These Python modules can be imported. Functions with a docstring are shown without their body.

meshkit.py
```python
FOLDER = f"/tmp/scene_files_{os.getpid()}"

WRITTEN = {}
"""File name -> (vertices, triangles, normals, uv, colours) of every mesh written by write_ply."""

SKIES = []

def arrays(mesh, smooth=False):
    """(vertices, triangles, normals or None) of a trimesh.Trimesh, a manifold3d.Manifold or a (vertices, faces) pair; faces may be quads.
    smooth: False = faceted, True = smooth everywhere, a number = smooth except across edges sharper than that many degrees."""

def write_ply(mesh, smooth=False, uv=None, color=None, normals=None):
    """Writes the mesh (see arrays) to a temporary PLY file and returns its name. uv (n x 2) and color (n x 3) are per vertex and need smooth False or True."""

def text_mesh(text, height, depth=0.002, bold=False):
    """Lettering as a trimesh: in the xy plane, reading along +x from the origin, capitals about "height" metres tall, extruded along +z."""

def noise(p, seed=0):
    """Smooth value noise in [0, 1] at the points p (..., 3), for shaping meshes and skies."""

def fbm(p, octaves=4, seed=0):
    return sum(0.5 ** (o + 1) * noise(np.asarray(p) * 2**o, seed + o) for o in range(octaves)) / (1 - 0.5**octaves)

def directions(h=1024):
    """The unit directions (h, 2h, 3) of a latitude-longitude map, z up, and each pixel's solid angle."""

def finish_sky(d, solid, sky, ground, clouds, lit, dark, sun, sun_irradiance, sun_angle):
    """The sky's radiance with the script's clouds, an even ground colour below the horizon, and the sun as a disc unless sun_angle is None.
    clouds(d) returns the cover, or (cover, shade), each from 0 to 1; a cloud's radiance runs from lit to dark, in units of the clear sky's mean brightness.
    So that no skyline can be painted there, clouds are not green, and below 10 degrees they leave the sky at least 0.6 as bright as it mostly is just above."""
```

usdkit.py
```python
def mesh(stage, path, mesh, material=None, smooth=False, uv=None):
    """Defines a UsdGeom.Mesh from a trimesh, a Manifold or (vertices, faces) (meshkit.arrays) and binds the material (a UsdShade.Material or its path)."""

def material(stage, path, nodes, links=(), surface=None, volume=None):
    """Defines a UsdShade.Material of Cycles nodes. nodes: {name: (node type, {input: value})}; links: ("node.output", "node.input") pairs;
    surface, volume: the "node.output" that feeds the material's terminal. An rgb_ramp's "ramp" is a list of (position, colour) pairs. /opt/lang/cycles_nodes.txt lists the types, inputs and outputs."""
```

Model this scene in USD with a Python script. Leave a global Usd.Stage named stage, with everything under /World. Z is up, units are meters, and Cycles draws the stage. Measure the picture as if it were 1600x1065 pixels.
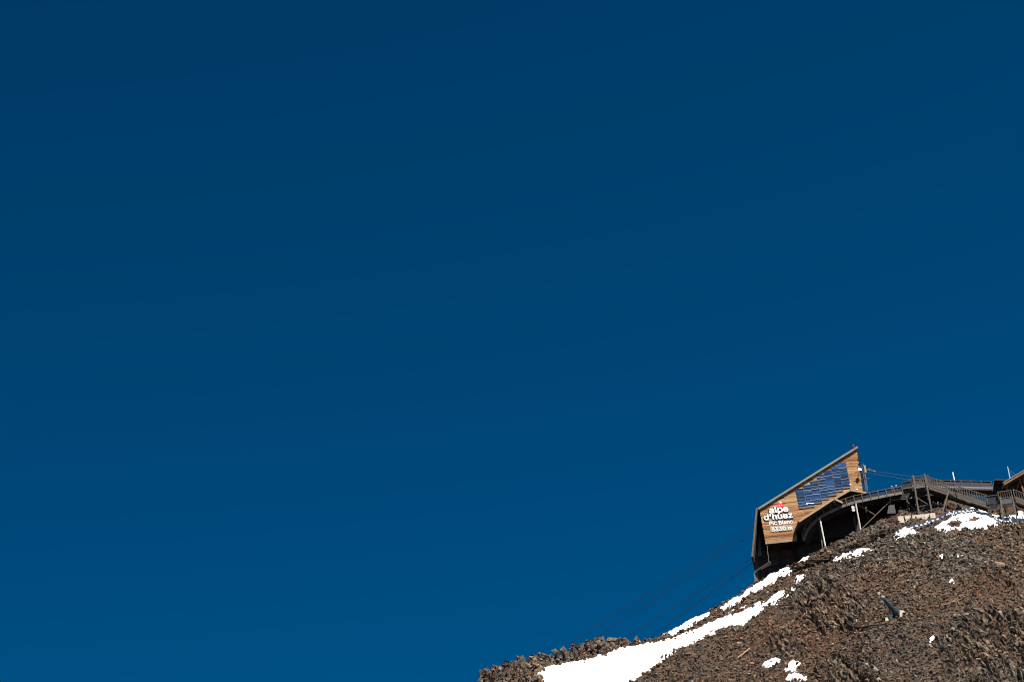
import math, random, shapely
import numpy as np, trimesh, manifold3d, usdkit, meshkit
from shapely.geometry import Polygon, box as sbox, Point, MultiPolygon
from shapely.ops import unary_union
from shapely import affinity, contains_xy
from scipy.interpolate import PchipInterpolator
from scipy.spatial import ConvexHull
from pxr import Usd, UsdGeom, UsdLux, UsdShade, Sdf, Gf, Vt

random.seed(7)
rng = np.random.default_rng(7)
stage = Usd.Stage.CreateInMemory()
UsdGeom.SetStageUpAxis(stage, UsdGeom.Tokens.z)
UsdGeom.SetStageMetersPerUnit(stage, 1.0)
UsdGeom.Xform.Define(stage, '/World')
UsdGeom.Scope.Define(stage, '/World/Looks')

# ------------------------------------------------------------------ camera
FOCAL, PITCH, ROLL, EXPOSURE = 100.0, math.radians(27), math.radians(8.6), 1.1
CAM = np.array([0.0, 0.0, 1.7])
_f = np.array([0, math.cos(PITCH), math.sin(PITCH)])
_r0, _u0 = np.array([1.0, 0, 0]), np.array([0, -math.sin(PITCH), math.cos(PITCH)])
_R = math.cos(ROLL) * _r0 - math.sin(ROLL) * _u0
_U = math.sin(ROLL) * _r0 + math.cos(ROLL) * _u0
cam = UsdGeom.Camera.Define(stage, '/World/camera')
cam.CreateFocalLengthAttr(FOCAL)
cam.CreateHorizontalApertureAttr(36.0)
cam.CreateVerticalApertureAttr(36.0 * 681 / 1024)
cam.CreateClippingRangeAttr(Gf.Vec2f(1, 20000))
cam.CreateExposureAttr(EXPOSURE)
M4 = Gf.Matrix4d(*_R, 0, *_U, 0, *(-_f), 0, *CAM, 1)
UsdGeom.Xformable(cam).AddTransformOp().Set(M4)

# ------------------------------------------------------------------ light
SUN_EL, SUN_AZ = math.radians(58), math.radians(180 - 42)      # azimuth = atan2(x, y)
SUN_I, SKY_S, SKY_G, SKY_H, SKY_V = 1.25, 0.05, 1.5, 0.484, 0.37
sun_dir = np.array([math.cos(SUN_EL) * math.sin(SUN_AZ), math.cos(SUN_EL) * math.cos(SUN_AZ), math.sin(SUN_EL)])
dome = UsdLux.DomeLight.Define(stage, '/World/sky')
sky_mat = usdkit.material(stage, '/World/Looks/sky', {
    'sky': ('sky_texture', {'sky_type': 'single_scattering', 'sun_disc': False, 'sun_elevation': SUN_EL, 'sun_rotation': SUN_AZ,
                            'altitude': 3300.0, 'air_density': 1.0, 'aerosol_density': 0.15, 'ozone_density': 3.0}),
    'deep': ('gamma', {'gamma': SKY_G}),
    'sat': ('hsv', {'hue': SKY_H, 'saturation': 1.25, 'value': SKY_V, 'fac': 1.0}),
    'bg': ('background_shader', {'strength': SKY_S})},
    [('sky.color', 'deep.color'), ('deep.color', 'sat.color'), ('sat.color', 'bg.color')], surface='bg.background')
UsdShade.MaterialBindingAPI.Apply(dome.GetPrim()).Bind(sky_mat)
dome.GetPrim().SetCustomDataByKey('label', 'deep blue cloudless alpine sky above the peak')
dome.GetPrim().SetCustomDataByKey('kind', 'structure')
sun = UsdLux.DistantLight.Define(stage, '/World/sun')
sun.CreateIntensityAttr(SUN_I); sun.CreateAngleAttr(0.5); sun.CreateNormalizeAttr(True)
sun.CreateColorAttr(Gf.Vec3f(1.0, 0.95, 0.87))
_z = sun_dir; _x = np.cross([0, 0, 1.0], _z); _x /= np.linalg.norm(_x); _y = np.cross(_z, _x)
UsdGeom.Xformable(sun).AddTransformOp().Set(Gf.Matrix4d(*_x, 0, *_y, 0, *_z, 0, 0, 0, 600, 1))

# ------------------------------------------------------------------ helpers
K = 1600 / 36.0 * FOCAL
def ray(px, py):
    px, py = np.asarray(px, float), np.asarray(py, float)
    a, b = (px - 800) / K, (532.5 - py) / K
    return _f + a[..., None] * _R + b[..., None] * _U
def at(px, py, Y):                       # point of the world at northing Y seen in that direction
    d = ray(px, py)
    return CAM + d * (np.asarray(Y, float) / d[..., 1])[..., None]
def pix(p):                              # pixel of a world point
    v = np.asarray(p, float) - CAM
    w = v @ _f
    return 800 + K * (v @ _R) / w, 532.5 - K * (v @ _U) / w

taken = {}
def numbered(parent, name):
    k = (str(parent), name)
    n = taken.get(k, -1) + 1
    taken[k] = n
    return f'{parent}/{name}' + (f'_{n:03d}' if n else '')
def tag(p, label=None, cat=None, group=None, kind=None):
    for k, v in (('label', label), ('category', cat), ('group', group), ('kind', kind)):
        if v: p.SetCustomDataByKey(k, v)
    return p
base_of = {}
def thing(name, label, cat, base, group=None):
    x = UsdGeom.Xform.Define(stage, numbered('/World', name))
    base = np.asarray(base, float)
    x.AddTranslateOp().Set(Gf.Vec3d(*base))
    base_of[str(x.GetPath())] = base
    return tag(x.GetPrim(), label, cat, group)
def part(name, mesh, mat, parent, label=None, smooth=False, kind=None):
    """a mesh given in world coordinates, below its thing"""
    v, f = mesh_arrays(mesh)
    path = numbered(parent.GetPath(), name)
    top = '/'.join(path.split('/')[:3])
    m = usdkit.mesh(stage, path, (v - base_of.get(top, 0), f), mat, smooth=smooth)
    return tag(m.GetPrim(), label, kind=kind)
def single(name, mesh, mat, label, cat=None, group=None, kind=None, smooth=False):
    v, f = mesh_arrays(mesh)
    lo, hi = v.min(0), v.max(0)
    base = np.array([*(lo + hi)[:2] / 2, lo[2]])
    path = numbered('/World', name)
    m = usdkit.mesh(stage, path, (v - base, f), mat, smooth=smooth)
    m.AddTranslateOp().Set(Gf.Vec3d(*base))
    return tag(m.GetPrim(), label, cat, group, kind)
def mesh_arrays(mesh):
    if isinstance(mesh, MB): return mesh.arrays()
    if isinstance(mesh, tuple): return np.asarray(mesh[0], float), np.asarray(mesh[1], int)
    if hasattr(mesh, 'to_mesh'):
        m = mesh.to_mesh(); return np.array(m.vert_properties[:, :3], float), np.array(m.tri_verts, int)
    return np.array(mesh.vertices, float), np.array(mesh.faces, int)
def hull(pts):
    h = ConvexHull(pts); f = h.simplices.copy(); v = np.asarray(pts, float)
    n = np.cross(v[f[:, 1]] - v[f[:, 0]], v[f[:, 2]] - v[f[:, 0]])
    flip = (n * h.equations[:, :3]).sum(1) < 0
    f[flip] = f[flip][:, ::-1]
    u, inv = np.unique(f, return_inverse=True)
    return v[u], inv.reshape(-1, 3)
BOXF = np.array([[0,2,1],[1,2,3],[4,5,6],[5,7,6],[0,1,4],[1,5,4],[2,6,3],[3,6,7],[0,4,2],[2,4,6],[1,3,5],[3,7,5]])
def unit(v):
    v = np.asarray(v, float); return v / np.linalg.norm(v)
class MB:
    def __init__(s): s.v, s.f, s.n = [], [], 0
    def add(s, v, f):
        v = np.asarray(v, float); s.v.append(v); s.f.append(np.asarray(f, int) + s.n); s.n += len(v); return s
    def mesh(s, m): return s.add(*mesh_arrays(m))
    def arrays(s): return np.vstack(s.v), np.vstack(s.f)
    def bar(s, p, q, w, h, up=(0, 0, 1)):        # rectangular section w across, h along up
        p, q = np.asarray(p, float), np.asarray(q, float)
        d = unit(q - p); a = np.cross(d, up)
        if np.linalg.norm(a) < 1e-4: a = np.cross(d, (0, 1, 0))
        a = unit(a); b = np.cross(a, d)
        c = []
        for e in (p, q):
            for sb in (-1, 1):
                for sa in (-1, 1): c.append(e + a * sa * w / 2 + b * sb * h / 2)
        return s.add(c, BOXF)
    def tube(s, p, q, r, n=8, r2=None):
        p, q = np.asarray(p, float), np.asarray(q, float)
        d = unit(q - p); a = np.cross(d, (0, 0, 1))
        if np.linalg.norm(a) < 1e-3: a = np.cross(d, (0, 1, 0))
        a = unit(a); b = np.cross(d, a)
        t = np.linspace(0, 2 * np.pi, n, endpoint=False)
        ring = np.cos(t)[:, None] * a + np.sin(t)[:, None] * b
        v = np.vstack([p + ring * r, q + ring * (r if r2 is None else r2), [p], [q]])
        f = []
        for i in range(n):
            j = (i + 1) % n
            f += [[i, j, n + i], [j, n + j, n + i], [2 * n, j, i], [2 * n + 1, n + i, n + j]]
        return s.add(v, np.array(f)[:, ::-1])
    def box(s, lo, hi):
        lo, hi = np.asarray(lo, float), np.asarray(hi, float)
        c = [[(lo, hi)[i][0], (lo, hi)[j][1], (lo, hi)[k][2]] for k in (0, 1) for j in (0, 1) for i in (0, 1)]
        return s.add(c, BOXF)
    def hull(s, pts):
        h = trimesh.convex.convex_hull(np.asarray(pts, float)); return s.mesh(h)
    def poly(s, pts, ext):                         # planar polygon (3-D points) swept along ext
        pts = np.asarray(pts, float); ext = np.asarray(ext, float)
        O = pts[0]; n = unit(ext)
        e1 = unit(pts[1] - pts[0]); e2 = np.cross(n, e1)
        P = Polygon(np.c_[(pts - O) @ e1, (pts - O) @ e2])
        m = trimesh.creation.extrude_polygon(P.buffer(0), 1.0, engine='earcut')
        v = np.array(m.vertices); sk = ((pts - O) @ n).mean()
        return s.add(O + v[:, :1] * e1 + v[:, 1:2] * e2 + v[:, 2:] * ext, m.faces)
def rods(pts, r, n=6):
    m = MB()
    for a, b in zip(pts[:-1], pts[1:]): m.tube(a, b, r, n)
    return m

class Frame:                                       # an upright plane: u along it, z up, n towards the viewer
    def __init__(s, O, yaw):
        s.O = np.asarray(O, float); s.u = np.array([math.cos(yaw), math.sin(yaw), 0]); s.n = np.array([math.sin(yaw), -math.cos(yaw), 0]); s.v = np.array([0, 0, 1.0])
    def px(s, px, py, off=0.0):
        d = ray(px, py)
        t = ((s.O + s.n * off - CAM) @ s.n) / (d @ s.n)
        p = CAM + d * t[..., None] - s.O
        return np.array([p @ s.u, p @ s.v]).T if np.ndim(t) else np.array([p @ s.u, p @ s.v])
    def w(s, a, h, d=0.0):
        return s.O + np.asarray(a, float)[..., None] * s.u + np.asarray(h, float)[..., None] * s.v + np.asarray(d, float)[..., None] * s.n
    def prism(s, P, d0, d1):                       # shapely polygon in (u, z), from depth d0 to d1
        m = MB()
        for g in getattr(P, 'geoms', [P]):
            if g.is_empty or g.geom_type != 'Polygon' or g.area < 1e-5: continue
            t = trimesh.creation.extrude_polygon(g, 1.0, engine='earcut'); v = np.array(t.vertices)
            m.add(s.w(v[:, 0], v[:, 1], d0 + v[:, 2] * (d1 - d0)), t.faces)
        return m

# ------------------------------------------------------------------ materials
def mat(name, c1, c2=None, scale=3.0, rough=0.75, bump=0.0, metallic=0.0, stretch=(1, 1, 1), detail=4.0, bscale=None, spec=None, lo=0.35, hi=0.65):
    path = '/World/Looks/' + name
    if max(c1) < .45 and not name.startswith('plank'): c1, c2 = tuple(x * .85 for x in c1), tuple(x * .85 for x in c2)
    if c2 is None: c2 = tuple(x * 0.72 for x in c1)
    nodes = {'tc': ('texture_coordinate', {}), 'mp': ('mapping', {'scale': stretch}),
             'n': ('noise_texture', {'scale': scale, 'detail': detail, 'roughness': 0.65}),
             'r': ('rgb_ramp', {'ramp': [(0, c2), (lo, c2), (hi, c1), (1, c1)]}),
             'p': ('principled_bsdf', {'roughness': rough, 'metallic': metallic})}
    links = [('tc.object', 'mp.vector'), ('mp.vector', 'n.vector'), ('n.fac', 'r.fac'), ('r.color', 'p.base_color')]
    if bump:
        nodes['n2'] = ('noise_texture', {'scale': bscale or scale * 3, 'detail': 5.0, 'roughness': 0.7})
        nodes['b'] = ('bump', {'strength': 1.0, 'distance': bump})
        links += [('mp.vector', 'n2.vector'), ('n2.fac', 'b.height'), ('b.normal', 'p.normal')]
    return usdkit.material(stage, path, nodes, links, surface='p.BSDF')

yaw = math.radians(8)
_st = (0.35, 1, 5)
WOOD = [mat('plank_wood_%s' % n, tuple(np.array(c) * (.88, .76, .62)), tuple(np.array(c) * d * (.58, .50, .41)), 4.0, 0.8, 0.012, stretch=_st) for n, c, d in (
    ('honey', (.50, .26, .095), .62), ('tan', (.55, .33, .15), .62), ('russet', (.40, .17, .055), .6), ('grey', (.44, .31, .19), .6), ('umber', (.20, .10, .045), .6), ('pale', (.64, .43, .24), .7))]
M = {
    'timber': mat('weathered_timber', (.135, .105, .08), (.065, .05, .038), 3, .85, .01, stretch=(1, 1, 2)),
    'timber_grey': mat('grey_timber', (.085, .072, .062), (.045, .037, .031), 4, .85, .01),
    'fascia_grey': mat('weathered_fascia', (.20, .18, .17), (.13, .115, .105), 3, .85, .006),
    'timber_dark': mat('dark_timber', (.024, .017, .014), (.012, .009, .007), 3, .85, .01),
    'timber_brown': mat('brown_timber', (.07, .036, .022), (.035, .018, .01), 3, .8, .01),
    'mauve_board': mat('mauve_board', (.04, .03, .042), (.022, .016, .026), 3, .8),
    'rake_board': mat('rake_board', (.42, .29, .165), (.28, .19, .10), 4, .8, .006, stretch=(1, 1, 4)),
    'chalet_trim': mat('chalet_trim', (.26, .13, .04), (.17, .08, .025), 4, .7, .005),
    'orange_timber': mat('orange_timber', (.26, .09, .028), (.15, .05, .016), 3, .75),
    'roof_metal': mat('roof_metal', (.20, .18, .15), (.15, .13, .11), 2, .55, metallic=.2),
    'roof_dark': mat('roof_dark', (.14, .125, .115), (.09, .08, .07), 2, .6),
    'steel': mat('galvanised_steel', (.22, .22, .215), (.15, .15, .145), 5, .5, metallic=.3),
    'steel_white': mat('pale_painted_steel', (.55, .50, .46), (.36, .31, .27), 4, .5),
    'steel_dark': mat('dark_steel', (.06, .062, .065), (.035, .035, .035), 5, .5, metallic=.3),
    'panel_grey': mat('ribbed_panel', (.12, .115, .11), (.07, .066, .063), 2, .6),
    'panel_blue': mat('blue_grey_panel', (.075, .10, .115), (.05, .06, .07), 2, .45),
    'red_steel': mat('red_steel', (.42, .035, .03), (.25, .03, .025), 3, .6),
    'red_paint': mat('red_paint', (.70, .012, .012), (.6, .01, .01), 3, .5),
    'red_tape': mat('orange_red_plastic', (.72, .09, .03), (.5, .06, .02), 3, .5),
    'white_paint': mat('white_paint', (.82, .82, .80), (.78, .78, .76), 3, .5),
    'outline': mat('dark_outline', (.012, .014, .022), (.01, .012, .016), 3, .5),
    'sign_board': mat('sign_board', (.37, .25, .15), (.33, .22, .13), 4, .7),
    'concrete': mat('concrete', (.62, .53, .42), (.45, .38, .30), 2.5, .9, .02),
    'concrete_dark': mat('grey_concrete', (.07, .07, .07), (.04, .04, .04), 2.5, .9, .02),
    'alu': mat('aluminium', (.75, .76, .78), (.68, .69, .7), 5, .28, metallic=1.0),
    'alu_dull': mat('dull_aluminium', (.06, .075, .105), (.045, .055, .08), 5, .5, metallic=.3),
    'cable': mat('cable_steel', (.055, .07, .075), (.04, .05, .055), 5, .5, metallic=.2),
    'net_navy': mat('navy_net', (.022, .045, .085), (.015, .03, .06), 5, .7),
    'net_white': mat('white_net', (.75, .77, .8), (.65, .68, .72), 5, .7),
    'green_paint': mat('dark_green_paint', (.03, .052, .05), (.02, .034, .034), 4, .45),
    'green_grey': mat('grey_green_housing', (.20, .26, .235), (.14, .19, .17), 4, .45),
    'black_rubber': mat('black_rubber', (.02, .022, .02), (.012, .013, .012), 4, .6),
    'jacket_red': mat('red_jacket', (.62, .03, .07), (.48, .02, .05), 6, .8),
    'trousers': mat('dark_trousers', (.03, .035, .06), (.02, .02, .04), 6, .85),
    'skin': mat('skin', (.50, .30, .21), (.45, .26, .18), 6, .6),
    'helmet': mat('white_helmet', (.82, .82, .80), (.78, .78, .76), 6, .3),
    'mast_pale': mat('pale_blue_mast', (.42, .55, .60), (.34, .46, .52), 4, .5),
}
M['solar'] = [usdkit.material(stage, '/World/Looks/solar_cell_%s' % n, {
    'tc': ('texture_coordinate', {}), 'v': ('voronoi_texture', {'scale': 9.0}), 'r': ('rgb_ramp', {'ramp': [(0, tuple(np.array(c) * .6)), (1, tuple(np.array(c) * 1.25))]}),
    'p': ('principled_bsdf', {'roughness': .22, 'specular_ior_level': .5})},
    [('tc.object', 'v.vector'), ('v.color', 'r.fac'), ('r.color', 'p.base_color')], surface='p.BSDF')
    for n, c in (('blue', (.016, .045, .115)), ('navy', (.011, .028, .07)), ('bright', (.022, .075, .21)))]
def rock_mat(name, cols, scale=.5, bump=.06):
    a = [np.array(c) * (1.09, 1.01, .92) for c in cols]
    return usdkit.material(stage, '/World/Looks/' + name, {
        'g': ('geometry', {}), 'n': ('noise_texture', {'scale': scale, 'detail': 6.0, 'roughness': .7}),
        'n3': ('noise_texture', {'scale': .09, 'detail': 3.0, 'roughness': .6}), 'n2': ('noise_texture', {'scale': 5.0, 'detail': 5.0, 'roughness': .75}),
        'm1': ('rgb_ramp', {'ramp': [(0, a[0]), (.36, a[0]), (.47, a[1]), (.56, a[2]), (.66, a[3]), (1, a[3])]}),
        'rr': ('rgb_ramp', {'ramp': [(0, (1.1, .96, .86)), (.42, (1.06, .98, .9)), (.6, (.93, 1.0, 1.03)), (1, (.92, 1.0, 1.05))]}),
        'mx': ('mix_color', {'blend_type': 'multiply', 'fac': 1.0}), 'b': ('bump', {'strength': 1.0, 'distance': bump}),
        'p': ('principled_bsdf', {'roughness': .9, 'specular_ior_level': .2})},
        [('g.position', 'n.vector'), ('g.position', 'n2.vector'), ('g.position', 'n3.vector'), ('n.fac', 'm1.fac'), ('n3.fac', 'rr.fac'), ('m1.color', 'mx.a'), ('rr.color', 'mx.b'),
         ('mx.result', 'p.base_color'), ('n2.fac', 'b.height'), ('b.normal', 'p.normal')], surface='p.BSDF')
GROUND = rock_mat('mountain_ground', [(.016, .011, .008), (.04, .026, .018), (.065, .043, .031), (.095, .066, .049)], .8)
ROCKS = [rock_mat('stone_%s' % n, [np.array(c) * k for k in (.35, .58, .8, 1.05)], 1.4, .04) for n, c in (
    ('brown', (.13, .088, .064)), ('tan', (.21, .15, .11)), ('grey', (.15, .135, .12)), ('dark', (.05, .04, .034)), ('rust', (.19, .09, .05)), ('pale', (.32, .28, .24)), ('umber', (.09, .06, .045)), ('olive', (.125, .115, .095)))]
OUT = rock_mat('schist', [(.022, .018, .015), (.06, .046, .036), (.125, .096, .074), (.22, .17, .13)], 1.1, .05)
SNOW = usdkit.material(stage, '/World/Looks/snow', {
    'g': ('geometry', {}), 'n': ('noise_texture', {'scale': 1.2, 'detail': 6.0, 'roughness': .6}), 'b': ('bump', {'strength': .6, 'distance': .08}),
    'n2': ('noise_texture', {'scale': 2.5, 'detail': 5.0}), 'r': ('rgb_ramp', {'ramp': [(0, (.74, .72, .69)), (.35, (.80, .79, .77)), (.55, (.86, .86, .86)), (1, (.88, .88, .88))]}),
    'p': ('principled_bsdf', {'roughness': .6})},
    [('g.position', 'n.vector'), ('g.position', 'n2.vector'), ('n2.fac', 'r.fac'), ('r.color', 'p.base_color'), ('n.fac', 'b.height'), ('b.normal', 'p.normal')], surface='p.BSDF')

# ------------------------------------------------------------------ terrain
CREST = np.array([(300, 1700, 372), (450, 1400, 384), (560, 1250, 392), (680, 1128, 396), (744, 1085, 399), (751, 1061, 400), (758, 1053, 400.2), (769, 1045, 400.4), (784, 1047, 400.7), (792, 1034, 401), (803, 1038, 401.2), (815, 1032, 401.4), (828, 1034, 401.7), (841, 1022, 402), (850, 1024, 402.2), (860, 1019, 402.4), (868, 1025, 402.6), (878, 1024, 402.8), (890, 1020, 403.1), (905, 1014, 403.5), (916, 1004, 403.9), (936, 1001, 404.4), (950, 1004, 404.7), (965, 1006, 405.1), (1000, 1003, 406), (1030, 994, 407),
                  (1100, 959, 409), (1180, 911, 411), (1230, 887, 412), (1289, 854, 413), (1347, 827, 414.2), (1375, 812, 415.2), (1400, 800, 416.5), (1441, 787, 418.5), (1465, 779, 420), (1495, 783, 421.5), (1520, 788, 422.2), (1545, 790, 422.8), (1600, 787, 423.6), (1700, 775, 425), (1900, 770, 430), (2400, 840, 436)], float)
_cp = at(CREST[:, 0], CREST[:, 1], CREST[:, 2])
X0, X1 = _cp[0, 0], _cp[-1, 0]
_yc, _zc = PchipInterpolator(_cp[:, 0], _cp[:, 1]), PchipInterpolator(_cp[:, 0], _cp[:, 2])
_xflat0, _xflat1 = at(1180, 911, 411)[0], at(1420, 800, 417)[0]
def sstep(a, b, x):
    t = np.clip((x - a) / (b - a), 0, 1); return t * t * (3 - 2 * t)
def crest(x):
    xc = np.clip(x, X0, X1); far = np.abs(x - xc)
    return _yc(xc), _zc(xc) - .6 * far
def z_base(x, y):
    yc, zc = crest(x); t = y - yc
    flat = sstep(_xflat0, _xflat1, x)
    back = zc - np.where(t > 0, (.65 * (1 - flat)) * t + flat * np.maximum(t - 16, 0) * .6 + .25 * np.minimum(t, 2) * (1 - flat), 0)
    z = np.where(t < 0, zc + .85 * t, back)
    floor = -.02 * np.maximum(y, 0) * 0 + 0.0
    k = 6.0
    return np.where(z - floor > 60, z, floor + k * np.logaddexp(0, (np.minimum(z, 60) - floor) / k) + np.maximum(z - 60, 0))
REL = {}
def region(px_poly):
    return Polygon(px_poly)
# outcrops in picture directions: where the bedrock shows
OUTC = {
    'ridge': [(745, 1090), (752, 1056), (780, 1042), (800, 1032), (860, 1022), (915, 1002), (960, 1004), (1000, 1004), (985, 1013), (925, 1028), (860, 1042), (845, 1052), (850, 1090)],
    'middle': [(1240, 925), (1262, 906), (1300, 905), (1330, 918), (1352, 945), (1350, 968), (1318, 985), (1280, 982), (1250, 965), (1236, 945)],
    'lower left': [(1190, 1000), (1212, 985), (1240, 988), (1262, 1010), (1262, 1030), (1240, 1032), (1205, 1018)],
    'lower right': [(1500, 965), (1540, 950), (1600, 955), (1660, 960), (1660, 1100), (1520, 1100), (1520, 1040), (1480, 1040), (1470, 1010)],
    'bottom': [(1275, 1040), (1330, 1020), (1370, 1035), (1390, 1090), (1280, 1090)],
    'upper right': [(1530, 880), (1560, 872), (1590, 890), (1600, 915), (1560, 925), (1535, 910)],
}
def soft_mask(px, py, poly, w=14):
    P = Polygon(poly)
    inside = contains_xy(P, px, py)
    B = P.buffer(-w / 2) if P.buffer(-w / 2).area > 0 else P
    return np.where(inside, 1.0, 0.0) * .5 + np.where(contains_xy(P.buffer(w / 2), px, py), .3, 0) + np.where(contains_xy(B, px, py), .2, 0)
def outmask(x, y, z):
    px, py = pix(np.stack([x, y, z], -1))
    m = np.zeros(np.shape(x))
    for P in OUTC.values(): m = np.maximum(m, soft_mask(px, py, P))
    return m
def slope_hit(px, py):
    d = ray(px, py); ys = np.linspace(320, 430, 2200); p = CAM + d * (ys / d[1])[:, None]
    return p[np.argmax(p[:, 2] < z_base(p[:, 0], p[:, 1]))]
DENTS = [(slope_hit(x, y), r_, d_) for x, y, r_, d_ in ((1474, 876, .8, 1.0), (1214, 1002, 1.5, 1.1), (1240, 1012, 1.0, .8), (1318, 970, 1.6, 1.0), (1495, 838, 1.3, .9), (1444, 935, .9, .7), (1540, 990, 1.3, 1.0), (1400, 1005, 1.1, .7), (1330, 938, 1.2, .8), (1502, 963, .8, .8), (1570, 1020, 1.6, 1.1), (1285, 1030, 1.0, .8))]
def relief(x, y, fine=True):
    yc, zc = crest(x); t = y - yc
    near = sstep(0, 5, -t)
    p = np.stack([x, y * 1.0, np.zeros_like(x)], -1)
    z = (meshkit.fbm(p / 14.0, 3, 3) - .5) * 3.2 * near + (meshkit.fbm(p / 4.5 + 9, 3, 5) - .5) * 1.3 * (.25 + .75 * near)
    if fine:
        amp = np.where((t > -90) & (t < 12), 1.0, .4)
        m = outmask(x, y, z_base(x, y))
        q = np.stack([x * .985 + y * .17, y * .985 - x * .17, np.zeros_like(x)], -1)     # streaks run down to the right
        s = 1 - np.abs(2 * meshkit.fbm(np.stack([q[..., 0] / .8, q[..., 1] / 6.0, q[..., 2]], -1) + 31, 3, 11) - 1)
        z = z + amp * ((meshkit.fbm(p / 1.1 + 3, 3, 8) - .5) * (.55 + .5 * m) + (s - .6) * 2.4 * m + (meshkit.noise(p / .33 + 5, 4) - .5) * .22)
    for c, rad, dep in DENTS: z = z - dep * np.exp(-((x - c[0]) ** 2 + ((y - c[1]) * .7) ** 2) / rad ** 2)
    return z
def spaced(lo, hi, step, far, growth=1.25):
    a = list(np.arange(lo, hi + 1e-9, step)); l, h = [], []
    d, x = step, lo
    while x > -far: d = min(d * growth, 500); x -= d; l.append(x)
    d, x = step, hi
    while x < far: d = min(d * growth, 500); x += d; h.append(x)
    return np.array(l[::-1] + a + h)
gx = spaced(-12, 92, .2, 4000); gt = spaced(-78, 6, .23, 4000)
GX, GT = np.meshgrid(gx, gt); GY = GT + crest(GX)[0]
GZ = z_base(GX, GY) + relief(GX, GY)
nx, ny = len(gx), len(gt)
idx = np.arange(nx * ny).reshape(ny, nx)
tf = np.concatenate([np.stack([idx[:-1, :-1], idx[:-1, 1:], idx[1:, 1:]], -1).reshape(-1, 3), np.stack([idx[:-1, :-1], idx[1:, 1:], idx[1:, :-1]], -1).reshape(-1, 3)])
m = usdkit.mesh(stage, '/World/mountain_terrain', (np.stack([GX, GY, GZ], -1).reshape(-1, 3), tf), GROUND, smooth=False)
tag(m.GetPrim(), 'brown stony mountainside falling from the cable car station towards the valley', kind='structure')

def ground_px(px, py, rel=True):
    """where a direction of the photograph meets the smooth mountainside"""
    px, py = np.broadcast_arrays(np.asarray(px, float), np.asarray(py, float))
    d = ray(px, py)
    def under(yy):
        p = CAM + d * (yy / d[..., 1])[..., None]
        return p[..., 2] < z_base(p[..., 0], p[..., 1]) + (relief(p[..., 0], p[..., 1], False) if rel else 0)
    hit = np.full(px.shape, np.nan)
    for yy in np.linspace(320, 432, 57): hit = np.where(np.isnan(hit) & under(np.full(px.shape, yy)), yy, hit)
    ok = ~np.isnan(hit)
    hi = np.where(ok, hit, 400.0); lo = hi - 2.0
    for _ in range(9):
        mid = (lo + hi) / 2; u = under(mid); hi = np.where(u, mid, hi); lo = np.where(u, lo, mid)
    hit = np.where(ok, hi, np.interp(px, CREST[:, 0], CREST[:, 2]))
    return CAM + d * (hit / d[..., 1])[..., None]
def ground_z(x, y, fine=True):
    x, y = np.asarray(x, float), np.asarray(y, float)
    return z_base(x, y) + relief(x, y, fine)
DOWN, NORM = unit((0, -1, -.85)), unit((0, -.85, 1))

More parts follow.
